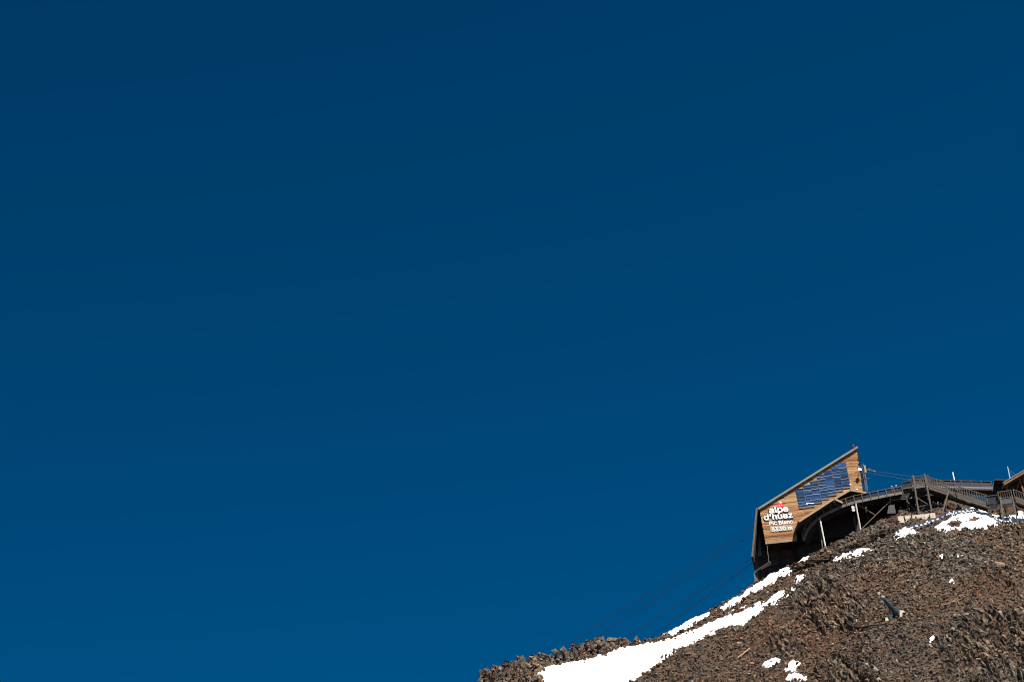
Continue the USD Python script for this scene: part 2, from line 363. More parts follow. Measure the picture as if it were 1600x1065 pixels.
# ------------------------------------------------------------------ snow
SNOWS = [
    ('long snow band running along the skyline up to the base of the station', [(1116, 955), (1150, 935), (1180, 914), (1202, 900), (1228, 886), (1237, 889), (1224, 900), (1200, 912), (1165, 932), (1140, 946), (1122, 955)]),
    ('narrow snow sliver on the skyline above the broad snowfield', [(1030, 993), (1060, 977), (1085, 965), (1110, 956.5), (1113, 959), (1090, 970.5), (1062, 983), (1038, 993)]),
    ('broad white snowfield sweeping along the lower ridge, largest of all', [(852, 1042), (890, 1036), (922, 1028), (987, 1011), (1032, 1003), (1081, 987), (1107, 974), (1130, 967), (1160, 954), (1177, 946), (1186, 942), (1195, 949), (1186, 957), (1173, 963), (1166, 970), (1140, 974), (1118, 984), (1097, 997), (1068, 1011), (1036, 1028), (1005, 1050), (985, 1064), (970, 1090), (845, 1090), (848, 1066), (832, 1052), (838, 1047)]),
    ('slanting snow streak below the station on the brown scree', [(1298, 876), (1318, 866), (1342, 859), (1368, 854.5), (1357, 862), (1335, 870), (1304, 877)]),
    ('small snow scrap just above the upper end of the skyline band', [(1247, 879), (1256, 872), (1264, 869), (1261, 875), (1251, 880)]),
    ('ragged upright snow patch right below the station end of the ridge', [(1247, 901), (1257, 898), (1259, 908), (1256, 917), (1246, 927), (1232, 931), (1238, 920), (1246, 913)]),
    ('small ragged snow patch between the broad snowfield and the upright patch', [(1188, 947), (1203, 936), (1217, 926), (1229, 922), (1226, 929), (1215, 938), (1203, 946)]),
    ('small flat snow sliver low on the slope beside the ragged pair', [(1193, 1038), (1205, 1031), (1219, 1029), (1210, 1035), (1198, 1038)]),
    ('ragged snow patch low on the slope, upper of a pair', [(1236, 1030), (1246, 1033), (1262, 1031), (1252, 1040), (1240, 1047), (1226, 1048), (1232, 1039)]),
    ('ragged snow patch low on the slope, lower of a pair', [(1230, 1057), (1244, 1052), (1258, 1058), (1246, 1064), (1232, 1062)]),
    ('tapering snow tongue below the concrete wall under the timber tower', [(1398, 841), (1404, 829), (1414, 824), (1423, 825), (1436, 832), (1432, 836), (1419, 838)]),
    ('wide snow patch under the staircase with an earth island in it', [(1462, 824), (1474, 816), (1490, 804), (1500, 800), (1515, 797), (1528, 792), (1534, 794), (1543, 802), (1552, 811), (1561, 821), (1531, 824), (1511, 824), (1490, 828), (1474, 830)]),
    ('snow patch beneath the chalet stair landing at the right border', [(1546, 806), (1560, 809), (1575, 808), (1592, 801), (1600, 800), (1640, 798), (1640, 813), (1600, 815), (1585, 817), (1562, 821), (1553, 812)]),
    ('tiny snow fleck beside the dark hollow on the upper right slope', [(1468, 867), (1475, 866), (1475, 870), (1469, 870)]),
    ('tiny flat snow fleck right of the dark hollow on the upper slope', [(1495, 868), (1507, 866), (1506, 869), (1496, 870)]),
    ('tiny snow fleck on the middle of the right slope', [(1482, 909), (1489, 905), (1489, 909), (1483, 911)]),
    ('small slanting snow fleck low on the right slope', [(1452, 998), (1463, 991), (1465, 993), (1453, 1000)]),
    ('small snow fleck at the very bottom edge of the slope', [(1300, 1058), (1306, 1060), (1305, 1068), (1299, 1068)]),
]
HOLES = [Polygon([(1482, 815), (1490, 811.5), (1500, 813.5), (1512, 811.5), (1524, 808.5), (1534, 809.8), (1528, 812.8), (1512, 815), (1501, 816.5), (1498, 823), (1486, 823), (1480, 819)])]
SNOWPOLY = []
for label, pts in SNOWS:
    P = Polygon(pts); SNOWPOLY.append(P)
    w = ground_px(np.array(pts)[:, 0], np.array(pts)[:, 1])
    lo, hi = w.min(0) - .8, w.max(0) + .8
    small = P.area < 120
    step = .1 if P.area < 900 else .16
    xs, ys = np.arange(lo[0], hi[0], step), np.arange(lo[1], hi[1], step)
    SX, SY = np.meshgrid(xs, ys)
    SZ = z_base(SX, SY) + relief(SX, SY, False)
    px, py = pix(np.stack([SX, SY, SZ], -1))
    px = px + (meshkit.fbm(np.stack([SX, SY, SX * 0], -1) / 1.3, 3, 21) - .5) * (3 if small else 8) + (meshkit.noise(np.stack([SX, SY, SX * 0], -1) / .35, 27) - .5) * (2 if small else 5)
    rag = 1 + 1.6 * sstep(1085, 1130, px) * (P.area > 2000) * (px < 1260)
    py = py + rag * (meshkit.fbm(np.stack([SX, SY, SX * 0], -1) / 1.0 + 7, 3, 22) - .5) * (3 if small else 6) + (meshkit.noise(np.stack([SX, SY, SX * 0], -1) / .3, 28) - .5) * (1.5 if small else 4)
    D = P
    for h in HOLES: D = D.difference(h.buffer(1.0))
    gp = shapely.points(px, py)
    sd = np.where(shapely.contains(D, gp), 1, -1) * shapely.distance(D.boundary, gp) / 10.0
    th = np.clip(sd * 1.1, -.6, .38) + (.12 if P.area < 60 else .22 if small else .1)
    SH = SZ + th + (meshkit.fbm(np.stack([SX, SY, SX * 0], -1) / 3 + 3, 2, 9) - .5) * .25
    keep = sd > -.45
    n2, n1 = SX.shape; I = np.arange(n1 * n2).reshape(n2, n1)
    cell = keep[:-1, :-1] & keep[1:, :-1] & keep[:-1, 1:] & keep[1:, 1:]
    a, b, c, d = I[:-1, :-1][cell], I[:-1, 1:][cell], I[1:, 1:][cell], I[1:, :-1][cell]
    V, Fc = np.stack([SX, SY, SH], -1).reshape(-1, 3), np.concatenate([np.stack([a, b, c], -1), np.stack([a, c, d], -1)])
    u, inv = np.unique(Fc, return_inverse=True)
    single('snow_patch', (V[u], inv.reshape(-1, 3)), SNOW, label, 'snow patch', 'snow patches left on the mountainside', smooth=True)
SNOWALL = unary_union([p.buffer(0) for p in SNOWPOLY])
for h in HOLES: SNOWALL = SNOWALL.difference(h)

# ------------------------------------------------------------------ stones
def stone(seed, flat=.6, n=13):
    r = np.random.default_rng(seed)
    p = r.normal(size=(n, 3)); p /= np.linalg.norm(p, axis=1, keepdims=True); p *= r.uniform(.75, 1.05, (n, 1)); p *= [.5, .5 * r.uniform(.6, 1), .5 * flat]
    return hull(p)
def scree(name, label, n, region_px, sizes, weights, seed, avoid=True):
    r = np.random.default_rng(seed)
    inst = UsdGeom.PointInstancer.Define(stage, '/World/' + name)
    tag(inst.GetPrim(), label, kind='stuff')
    protos = []
    for k, rm in enumerate(ROCKS):
        for j in range(2):
            path = f'/World/{name}/stone_shape' + (f'_{k*2+j:03d}' if k * 2 + j else '')
            usdkit.mesh(stage, path, stone(seed * 100 + k * 2 + j, r.uniform(.35, .75)), rm); protos.append(path)
    inst.CreatePrototypesRel().SetTargets([Sdf.Path(p) for p in protos])
    P = Polygon(region_px); x0, y0, x1, y1 = P.bounds
    px, py = r.uniform(x0, x1, n * 6), r.uniform(y0, y1, n * 6)
    ok = contains_xy(P, px, py)
    if avoid: ok &= ~(contains_xy(SNOWALL.buffer(-3), px, py))
    px, py = px[ok][:n], py[ok][:n]
    w = ground_px(px, py, False)
    x, y = w[:, 0] + r.normal(0, .2, len(w)), w[:, 1] + r.normal(0, .3, len(w))
    s = sizes[0] * np.exp(r.normal(0, sizes[1], len(x))); s = np.clip(s, sizes[0] * .45, sizes[2])
    z = ground_z(x, y) + .22 * s
    q = r.normal(size=(len(x), 4)); q /= np.linalg.norm(q, axis=1, keepdims=True)
    # stones lie roughly along the slope
    inst.CreatePositionsAttr(Vt.Vec3fArray.FromNumpy(np.stack([x, y, z], -1).astype(np.float32)))
    inst.CreateScalesAttr(Vt.Vec3fArray.FromNumpy((s[:, None] * r.uniform(.7, 1.3, (len(x), 3))).astype(np.float32)))
    inst.CreateOrientationsAttr(Vt.QuathArray([Gf.Quath(float(a), float(b), float(c), float(d)) for a, b, c, d in q]))
    # the kind of stone changes across the slope: rusty in places, greyer near the top right
    nz = meshkit.fbm(np.stack([x, y, 0 * x], -1) / 9.0, 3, 40); rust = np.clip((nz - .5) * 6, 0, 1)
    W = np.tile(np.array(weights, float), (len(x), 1)); W[:, 4] *= .3 + 3.0 * rust; W[:, 2] *= 1.4 - rust; W /= W.sum(1, keepdims=True)
    kind = (np.cumsum(W, 1) < r.random(len(x))[:, None]).sum(1)
    inst.CreateProtoIndicesAttr(Vt.IntArray.FromNumpy((np.clip(kind, 0, 7) * 2 + r.integers(0, 2, len(x))).astype(np.int32)))
SLOPE_PX = [(740, 1100), (752, 1056), (850, 1024), (920, 1003), (1030, 993), (1100, 958), (1180, 911), (1289, 854), (1347, 827), (1400, 800), (1441, 787), (1465, 779), (1495, 783), (1545, 790), (1600, 787), (1650, 785), (1650, 1110)]
#                                                         brown tan grey dark rust pale umber olive
scree('scree', 'loose brown and grey stones covering the mountainside', 46000, SLOPE_PX, (.28, .5, .95), [.26, .13, .10, .12, .10, .04, .20, .05], 5)
scree('coarse_rubble', 'coarser grey rubble below the bridge and the stairs', 6500, [(1290, 862), (1347, 832), (1400, 812), (1430, 838), (1480, 832), (1560, 824), (1600, 816), (1650, 815), (1650, 870), (1560, 880), (1480, 890), (1400, 900), (1340, 890)], (.42, .4, 1.1), [.17, .17, .24, .1, .05, .08, .1, .09], 6)

def boulder(px, py, size, label, mt, seed, flat=.75, group=None, lift=.15, spot=None):
    w = ground_px(np.array([px]), np.array([py]))[0] if spot is None else spot
    r = np.random.default_rng(seed)
    p = r.normal(size=(26, 3)); p /= np.linalg.norm(p, axis=1, keepdims=True); p *= r.uniform(.8, 1.05, (26, 1)) * np.array([size, size * .8, size * flat]) * .5
    a = r.uniform(-.5, .5); c, s = math.cos(a), math.sin(a); p = p @ np.array([[c, -s, 0], [s, c, 0], [0, 0, 1]])
    v, f = hull(p); single('boulder', (v + w + [0, 0, size * lift], f), mt, label, 'boulder', group)
boulder(1490, 818, 1.35, 'grey-brown boulder ringed by snow under the staircase', ROCKS[1], 3)
boulder(1561, 888, 2.4, 'large tan boulder on the upper right slope below the chalet', ROCKS[1], 4)
boulder(1548, 845, 1.6, 'flat rusty boulder right of the reddish bank under the stairs', ROCKS[4], 8, .4)
boulder(1252, 1004, .7, 'small pale boulder in the dark rocks low on the left slope', ROCKS[5], 9)
boulder(1435, 902, 1.2, 'grey boulder in the middle of the slope above the snow lance', ROCKS[2], 12)
boulder(1362, 923, .9, 'flat grey stone slab just above the snow lance', ROCKS[5], 13, .35)
bp = np.stack([rng.uniform(1040, 1600, 400), rng.uniform(835, 1064, 400)], -1)
bp = bp[contains_xy(Polygon(SLOPE_PX).buffer(-14), bp[:, 0], bp[:, 1]) & ~contains_xy(SNOWALL.buffer(4), bp[:, 0], bp[:, 1])][:70]
for i, (p, w) in enumerate(zip(bp, ground_px(bp[:, 0], bp[:, 1]))):
    kk = int(rng.choice([0, 1, 2, 0, 7, 6, 1])); tone = {0: 'brown', 1: 'tan', 2: 'grey', 7: 'olive grey', 6: 'dark umber'}[kk]
    boulder(*p, rng.uniform(.6, 1.15), f'{tone} angular rock lying among the loose stones of the slope', ROCKS[kk], 100 + i, rng.uniform(.4, .8), f'larger {tone} rocks strewn over the slope', .08, w)

# bedrock blades: schist standing out of the slope, leaning down to the right
def outcrop(label, poly, n, length, seed, lean=.35, wild=.2, fat=.35, name='rock_outcrop'):
    r = np.random.default_rng(seed); P = Polygon(poly); x0, y0, x1, y1 = P.bounds
    px, py = r.uniform(x0, x1, n * 6), r.uniform(y0, y1, n * 6); ok = contains_xy(P, px, py) & (py < 1085); px, py = px[ok][:n], py[ok][:n]
    w = ground_px(px, py); mb = MB()
    for p, z in zip(w, ground_z(w[:, 0], w[:, 1])):
        L = length * min(math.exp(r.normal(-.05, .5)), 1.8); W, T = L * r.uniform(.25, .6), L * r.uniform(.12, fat)
        d = unit(np.array([.3, 0, 0]) + .8 * DOWN - lean * NORM * r.uniform(.4, 1.4) + r.normal(0, wild, 3))
        a = unit(np.cross(d, NORM + r.normal(0, .35, 3))); b = np.cross(a, d)
        q = r.uniform(-1, 1, (12, 3)); q = np.sign(q) * np.abs(q) ** .35; q[:, 0] *= np.where(r.random(12) < .4, .6, 1)
        pts = np.array([p[0], p[1], z + .04 * L]) + q[:, :1] * d * L / 2 + q[:, 1:2] * a * T / 2 + q[:, 2:] * b * W / 2
        mb.add(*hull(pts))
    single(name, mb, OUT, label, 'rock outcrop', 'schist outcrops on the mountainside')
outcrop('jagged rock crest at the left end of the ridge', OUTC['ridge'], 260, 1.1, 1, .3, .34, .75)
outcrop('streaked bedrock outcrop left of the snow lance', OUTC['middle'], 420, .95, 2, .55)
outcrop('dark low outcrop above the ragged pair of snow patches', OUTC['lower left'], 90, .9, 3, .5)
outcrop('large streaked outcrop in the bottom right corner of the slope', OUTC['lower right'], 520, 1.25, 4, .55)
outcrop('small outcrop at the bottom edge right of the ragged snow pair', OUTC['bottom'], 170, .9, 5, .5)
outcrop('tan rocky knob on the upper right slope', OUTC['upper right'], 70, .9, 6, .4)
# overhanging bank below the station
led = [(1238, 892), (1255, 889), (1275, 884), (1300, 876), (1322, 865), (1345, 855), (1368, 846), (1392, 833)]
mb = MB(); lr = np.random.default_rng(3)
lp = np.array([np.array([np.interp(t, np.linspace(0, 1, 8), np.array(led)[:, k]) for k in (0, 1)]) for t in np.sort(lr.random(150))])
lw = ground_px(lp[:, 0], lp[:, 1] - lr.uniform(2, 9, 150))
for p in lw:
    s = lr.uniform(.5, 1.1); q = lr.normal(size=(14, 3)); q /= np.linalg.norm(q, axis=1, keepdims=True)
    pts = p + np.array([0, -.5, .05]) + q * np.array([s, s * .9, s * .45]) * .6
    mb.add(*hull(pts))
single('rock_bank', mb, ROCKS[6], 'dark broken rock bank slanting across the slope below the station', 'rock bank')

# ------------------------------------------------------------------ cable car station
FS = Frame(at(1196, 848, 416.5), yaw)
def fp(x, y, off=0.0): return FS.px(x, y, off)
FACADE = Polygon([fp(1186.6, 795.2), fp(1196, 848), fp(1245.3, 843), fp(1245.8, 814), fp(1303, 779), fp(1311, 782), fp(1328, 766), fp(1349, 771), fp(1338.2, 699.3)])
st = thing('cable_car_station', 'tall timber clad cable car station with slanted roof perched on the rocky peak', 'building', FS.w(0, -6, 0))
wall = part('front_wall', FS.prism(FACADE.buffer(-.02), -.3, 0), M['timber_dark'], st)
b = FACADE.bounds
sol0, sol1 = fp(1242.4, 763.9)[0], fp(1320.9, 723)[0]
row, h, pr = .262, b[1], random.Random(5)
while h < b[3]:
    x = b[0] - pr.uniform(0, 3)
    while x < b[2]:
        L = pr.uniform(3.0, 6.0)
        P = FACADE.intersection(sbox(x + .012, h + .014, x + L - .012, h + row - .014))
        if not P.is_empty and P.area > .05:
            k = pr.choices(range(6), [.30, .28, .16, .12, .05, .09])[0]
            part('plank', FS.prism(P, .002, pr.uniform(.03, .075)), WOOD[k], wall)
        x += L
    h += row
part('bottom_edge_trim', MB().bar(FS.w(*fp(1195.6, 849.2), .06), FS.w(*fp(1245.6, 844.2), .06), .2, .22), M['roof_metal'], st)
def raked(mb, k=.25):                              # the plan of the station is a parallelogram: its sides run back to the right
    v, f = mesh_arrays(mb); d = np.minimum((v - FS.O) @ FS.n, 0); return (v - FS.u * (k * d)[:, None], f)
# roof
t0, t1 = fp(1184.0, 793.0, .35), fp(1338.6, 697.0, .35)
rd = unit(t1 - t0); rn = np.array([-rd[1], rd[0]])
def strip(p, q, th, up=1):
    n = np.array([-(q - p)[1], (q - p)[0]]); n = n / np.linalg.norm(n) * th * up
    return Polygon([p, q, q - n, p - n])
roof = part('roof', raked(FS.prism(strip(t0, t1, .3), .28, -9.5)), M['roof_dark'], st)
part('roof_fascia', FS.prism(strip(t0 + rd * -.05, t1 + rd * .06, .31), .285, .37), M['roof_metal'], roof)
part('roof_vent', FS.prism(sbox(*(fp(1331.6, 697.6, -.6) + [0, -.2]), *(fp(1334.2, 694.6, -.6))), -.9, -.4), M['timber_brown'], roof)
# steep cladding on the valley side and what stands in its shade
c0, c1 = fp(1184.0, 793.4, .3), fp(1176.8, 869.5, .3)
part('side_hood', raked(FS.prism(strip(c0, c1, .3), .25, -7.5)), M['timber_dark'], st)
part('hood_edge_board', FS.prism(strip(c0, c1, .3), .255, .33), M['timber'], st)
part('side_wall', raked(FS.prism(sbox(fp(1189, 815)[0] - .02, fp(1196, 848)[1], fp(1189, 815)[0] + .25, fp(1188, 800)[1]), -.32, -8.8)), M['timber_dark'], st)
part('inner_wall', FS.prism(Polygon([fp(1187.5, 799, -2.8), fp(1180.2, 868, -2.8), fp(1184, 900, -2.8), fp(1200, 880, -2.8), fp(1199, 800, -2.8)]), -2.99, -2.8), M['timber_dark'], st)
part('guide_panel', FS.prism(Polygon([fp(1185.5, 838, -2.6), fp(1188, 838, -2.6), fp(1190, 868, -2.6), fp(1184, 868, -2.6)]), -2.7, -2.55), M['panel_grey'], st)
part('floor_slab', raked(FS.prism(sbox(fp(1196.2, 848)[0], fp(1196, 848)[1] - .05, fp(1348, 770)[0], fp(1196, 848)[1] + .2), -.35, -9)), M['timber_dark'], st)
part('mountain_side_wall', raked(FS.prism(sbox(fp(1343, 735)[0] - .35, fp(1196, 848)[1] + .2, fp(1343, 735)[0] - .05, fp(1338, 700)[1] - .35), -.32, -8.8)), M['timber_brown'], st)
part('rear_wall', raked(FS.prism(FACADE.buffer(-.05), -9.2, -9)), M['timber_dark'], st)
# base below the overhang
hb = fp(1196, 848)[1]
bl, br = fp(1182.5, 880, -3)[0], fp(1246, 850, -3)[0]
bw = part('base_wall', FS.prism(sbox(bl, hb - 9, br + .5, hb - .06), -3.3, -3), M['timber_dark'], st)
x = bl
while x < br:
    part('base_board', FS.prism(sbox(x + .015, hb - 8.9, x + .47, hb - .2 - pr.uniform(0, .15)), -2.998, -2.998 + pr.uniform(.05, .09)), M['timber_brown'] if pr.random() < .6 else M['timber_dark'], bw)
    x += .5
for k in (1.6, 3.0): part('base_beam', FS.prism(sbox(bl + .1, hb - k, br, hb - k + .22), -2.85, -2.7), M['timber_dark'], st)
part('corner_post', MB().bar(FS.w(*fp(1181.5, 862, -2.7), -2.7), FS.w(*(fp(1187.5, 915, -2.7)), -2.7), .3, .3, FS.n), M['timber_brown'], st)
part('corner_cabinet', FS.prism(Polygon([fp(1177.5, 896, -.8), fp(1181, 890, -.8), fp(1186, 912, -.8), fp(1180, 920, -.8)]), -1.5, -.8), M['panel_blue'], st)
part('loading_beam', MB().bar(FS.w(*fp(1182.5, 889, 0), -.6), FS.w(*fp(1203.5, 877.5, 1.0), 1.0), .18, .3), M['timber'], st)
part('loading_beam', MB().bar(FS.w(*fp(1190, 888.5, .2), .1), FS.w(*fp(1204.5, 880.5, 1.0), 1.0), .12, .14), M['timber'], st)
part('hanging_rod', MB().tube(FS.w(*fp(1199, 850, .4), .0), FS.w(*fp(1201.5, 879, .8), .8), .04, 6), M['steel'], st)
# recess behind the porch and the ribbed lower wall
rl, rr = fp(1245.5, 815, -2.2)[0], fp(1427, 780, -2.2)[0]
hd = fp(1300, 798, -2.2)[1]
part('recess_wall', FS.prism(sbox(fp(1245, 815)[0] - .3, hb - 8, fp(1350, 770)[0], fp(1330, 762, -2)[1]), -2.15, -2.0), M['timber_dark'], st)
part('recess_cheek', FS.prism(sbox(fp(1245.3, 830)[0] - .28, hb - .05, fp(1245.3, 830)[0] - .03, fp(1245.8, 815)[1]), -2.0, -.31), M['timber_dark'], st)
lw = part('lower_wall', FS.prism(sbox(rl, hb - 8, rr, fp(1400, 783, -3)[1]), -3.6, -3.4), M['panel_grey'], st)
low_parts = []
x = rl
while x < rr:
    part('rib', FS.prism(sbox(x, hb - 7.9, x + .2, fp(1400, 783, -3)[1] - .1), -3.398, -3.28), M['panel_grey'], lw)
    x += .5
for (xa, ya), (xb, yb) in (((1250, 812), (1420, 786)), ((1250, 829), (1420, 803)), ((1250, 837.5), (1420, 812))):
    q = FS.w(*fp(xa, ya, -3.2), -3.2), FS.w(*fp(xb, yb, -3.2), -3.2)
    part('red_girt', MB().bar(q[0], [q[1][0], q[1][1], q[0][2] + (q[1][2] - q[0][2])], .16, .2), M['red_steel'], lw)
# two small gabled porch roofs over the entrance
def porch(apex, left, right, d, d_in):
    a, l, r = fp(*apex, d), fp(*left, d), fp(*right, d)
    m = MB(); m.mesh(FS.prism(strip(l, a, .24), d, d_in)); m.mesh(FS.prism(strip(a, r, .24), d, d_in))
    p = part('porch_roof', m, M['timber_brown'], st)
    for p0, p1 in ((l, a), (a, r)): part('rake_board', FS.prism(strip(p0, p1, .3), d + .004, d + .1), M['rake_board'], p)
    part('porch_ceiling', FS.prism(Polygon([l - [0, .32], a - [0, .34], r - [0, .32]]).buffer(-.02), d - .35, d - .3), M['timber_dark'], p) if False else None
porch((1303, 777.4), (1247, 813.5), (1317, 784), 4.5, -1.9)
porch((1328, 764), (1292, 784), (1354, 768.5), 4.0, -1.9)

# ------------------------------------------------------------------ solar array on the facade
tops = [(1242.4, 763.9), (1254.3, 758.2), (1265.1, 752), (1275.5, 741.6), (1286.3, 735.5), (1297.7, 729.3), (1309, 723.1)]
bots = [(1247.6, 793.3), (1259.4, 791.3), (1271, 785.2), (1282, 779.6), (1292.5, 773.4), (1304, 767.3), (1315.5, 761.6)]
cw = (sol1 - sol0) / 7
sa = thing('solar_array', 'stepped array of blue solar panels fixed to the timber wall above the gabled porch', 'solar panels', FS.w(sol0, fp(*bots[0])[1], 0))
pr = random.Random(11)
for i in range(7):
    ht, hbt = fp(*tops[i])[1], fp(*bots[i])[1]
    n = max(4, round((ht - hbt) / .47)); rh = (ht - hbt) / n
    x = sol0 + i * cw
    for k in range(n):
        y = hbt + k * rh
        part('solar_panel', FS.prism(sbox(x + .03, y + .012, x + cw - .03, y + rh - .012), .085, .13), M['solar'][pr.choices((0, 1, 2), (.55, .3, .15))[0]], sa)
        # the aluminium edge below each panel, bevelled upwards; a few catch the sun
        tilt = pr.uniform(.05, .75); d0 = .13
        v = [FS.w(x + .03 + (cw - .06) * e, y + yy, dd) for e in (0, 1) for yy, dd in ((-.02, .08), (-.02, .145), (-.02 + .05 * math.cos(tilt), .145 - .05 * math.sin(tilt)), (.03, .08))]
        part('panel_edge', MB().add(v, [[0, 1, 2], [0, 2, 3], [4, 6, 5], [4, 7, 6], [0, 4, 1], [1, 4, 5], [1, 5, 2], [2, 5, 6], [2, 6, 3], [3, 6, 7], [3, 7, 0], [0, 7, 4]]), M['alu'] if pr.random() < .04 else M['alu_dull'], sa)
    if i in (0, 2, 4, 6): part('mounting_rail', FS.prism(sbox(x + cw - .045, hbt - .15, x + cw + .045, ht + .02), .05, .17), M['alu_dull'], sa)
    else: part('mounting_rail', FS.prism(sbox(x + cw - .02, hbt - .1, x + cw + .02, ht), .05, .15), M['alu_dull'], sa)
    part('support_ledge', FS.prism(sbox(x + .02, hbt - .17, x + cw - .06, hbt - .07), .08, .16), WOOD[3], sa)

# ------------------------------------------------------------------ lettering on the facade
def glyphs(text, bold=False):
    t = meshkit.text_mesh(text, 1.0, .02, bold); v, f = np.array(t.vertices), np.array(t.faces)
    n = np.cross(v[f[:, 1]] - v[f[:, 0]], v[f[:, 2]] - v[f[:, 0]])
    top = (n[:, 2] > 1e-9) & (v[f][:, :, 2].min(1) > .01)
    return unary_union([Polygon(v[k][:, :2]) for k in f[top]]).buffer(.002)
def line(text, left, right, baseline_off, hgt, bold, d):
    """lettering whose lower edge runs between two directions of the photograph"""
    g = glyphs(text, bold); x0, y0, x1, y1 = g.bounds
    a, b_ = fp(*left), fp(*right)
    g = affinity.translate(g, -x0, 0); g = affinity.scale(g, (b_[0] - a[0]) / (x1 - x0), hgt, origin=(0, 0))
    return affinity.translate(g, a[0], (a[1] + b_[1]) / 2 + baseline_off)
sg = thing('facade_sign', 'white lettering naming the peak and its height on the lower left of the timber wall', 'sign', FS.w(*fp(1194, 831), .1))
part('height_board', FS.prism(sbox(fp(1203.6, 831)[0], fp(1204, 831.2)[1], fp(1238.8, 828)[0], fp(1206, 821.6)[1]), .08, .1), M['sign_board'], sg)
for text, l, r, hh in (('alpe', (1202.2, 801.8), (1232, 798.8), .98), ("d'huez", (1194, 813.0), (1238.6, 808.2), .92)):
    g = line(text, l, r, 0, hh, True, .1).buffer(.015, join_style=1)
    part('letter_outline', FS.prism(g.buffer(.085, join_style=1), .08, .14), M['outline'], sg)
    for q in getattr(g, 'geoms', [g]): part('letter', FS.prism(q, .142, .2), M['white_paint'], sg)
for text, l, r, hh in (('Pic Blanc', (1202.4, 820.6), (1238.6, 817.3), .62), ('3330 m', (1206, 830.2), (1238, 827.2), .66)):
    g = line(text, l, r, 0, hh, False, .1).buffer(.018)
    for q in getattr(g, 'geoms', [g]): part('letter', FS.prism(q, .103, .15), M['white_paint'], sg)
eb = Polygon([fp(*p) for p in ((1214.8, 793.8), (1216.6, 787), (1217.6, 784.6), (1221, 784.2), (1222.4, 787), (1224.6, 792.4), (1220, 793.5))]).buffer(.05)
part('emblem', FS.prism(eb, .142, .18), M['red_paint'], sg)
for p, r_ in (((1219.2, 785.2), .15), ((1217.4, 790), .075), ((1221.4, 789.4), .075)): part('emblem_dot', FS.prism(Point(fp(*p)).buffer(r_, 6), .182, .21), M['white_paint'], sg)

# ------------------------------------------------------------------ railings
def along(path, step):
    path = np.asarray(path, float); s = np.r_[0, np.cumsum(np.linalg.norm(np.diff(path, axis=0), axis=1))]
    n = max(1, round(s[-1] / step)); t = np.linspace(0, s[-1], n + 1)
    return np.stack([np.interp(t, s, path[:, k]) for k in range(3)], -1)
UP = np.array([0, 0, 1.0])
def railing(parent, path, height, spacing, infill, mp, mr, mi, post_w=.13, below=.4, n_boards=3, gap=.3):
    posts = along(path, spacing)
    for p in posts: part('rail_post', MB().bar(p - UP * below, p + UP * (height + .1), post_w, post_w, (0, 1, 0)), mp, parent)
    for a, b_ in zip(posts[:-1], posts[1:]):
        part('top_rail', MB().bar(a + UP * height, b_ + UP * height, .14, .1), mr, parent)
        e = unit(b_ - a) * .07
        back = np.array([0, .06, 0])
        if infill == 'boards':
            hh = (height - .12) / n_boards
            for k in range(n_boards):
                z = UP * (.1 + hh * (k + .5)); part('infill_board', MB().bar(a + z + e + back, b_ + z - e + back, .035, hh * (1 - gap)), mi, parent)
        else:
            part('lower_rail', MB().bar(a + UP * .14, b_ + UP * .14, .08, .1), mr, parent)
            n = max(2, round(np.linalg.norm((b_ - a)[:2]) / .34))
            for k in range(1, n):
                p = a + (b_ - a) * k / n; part('baluster', MB().bar(p + UP * .18, p + UP * (height - .04), .11, .04, (0, 1, 0)), mi, parent)

# ------------------------------------------------------------------ curved footbridge
FB = [(1255.6, 845, 416.0), (1261.6, 831, 415.7), (1269.4, 820.5, 415.3), (1280.6, 810.5, 414.9), (1295.7, 802, 414.5), (1316.8, 792.5, 414.2), (1335, 786.5, 414.0), (1361.5, 781, 414.1), (1387.8, 775.5, 414.3), (1411, 771.5, 414.6)]
fr = np.array([at(*p) for p in FB])
dx = np.gradient(fr[:, :2], axis=0); nb = np.c_[-dx[:, 1], dx[:, 0], 0 * dx[:, 0]]; nb /= np.linalg.norm(nb, axis=1, keepdims=True)
bk = fr + nb * 2.1
fb = thing('curved_footbridge', 'curved timber footbridge with dark railing climbing from the station porch to the stair tower', 'footbridge', fr[5] - UP * 4)
top = UP * .36
for i in range(len(fr) - 1):
    part('deck', MB().poly([fr[i], fr[i + 1], bk[i + 1], bk[i]], UP * .12) if False else MB().add([*(p + UP * z for z in (.2, .32) for p in (fr[i], fr[i + 1], bk[i + 1], bk[i]))], [[0, 2, 1], [0, 3, 2], [4, 5, 6], [4, 6, 7], [0, 1, 5], [0, 5, 4], [1, 2, 6], [1, 6, 5], [2, 3, 7], [2, 7, 6], [3, 0, 4], [3, 4, 7]]), M['timber_dark'], fb)
    part('fascia_beam', MB().bar(fr[i] + UP * .2 - nb[i] * .05, fr[i + 1] + UP * .2 - nb[i + 1] * .05, .1, .42), M['fascia_grey'], fb)
    part('fascia_beam', MB().bar(bk[i] + UP * .18 + nb[i] * .05, bk[i + 1] + UP * .18 + nb[i + 1] * .05, .1, .36), M['timber_dark'], fb)
railing(fb, fr - nb * .12 + UP * .3, .98, 1.3, 'boards', M['timber'], M['timber'], M['timber_dark'], below=.4, gap=.45)
railing(fb, bk[3:] + nb[3:] * .02 + UP * .32, 1.0, 2.0, 'boards', M['timber_dark'], M['timber_dark'], M['timber_dark'], below=.3, gap=.15)
def post_to(parent, name, a, b_, y0, y1, r_, m_, sink=.8, n=8):
    p, q = at(*a, y0), at(*b_, y1); part(name, MB().tube(p, q + unit(q - p) * sink, r_, n), m_, parent)
post_to(fb, 'support_post', (1281, 809.5), (1289.8, 854), 414.3, 413.6, .13, M['steel_white'])
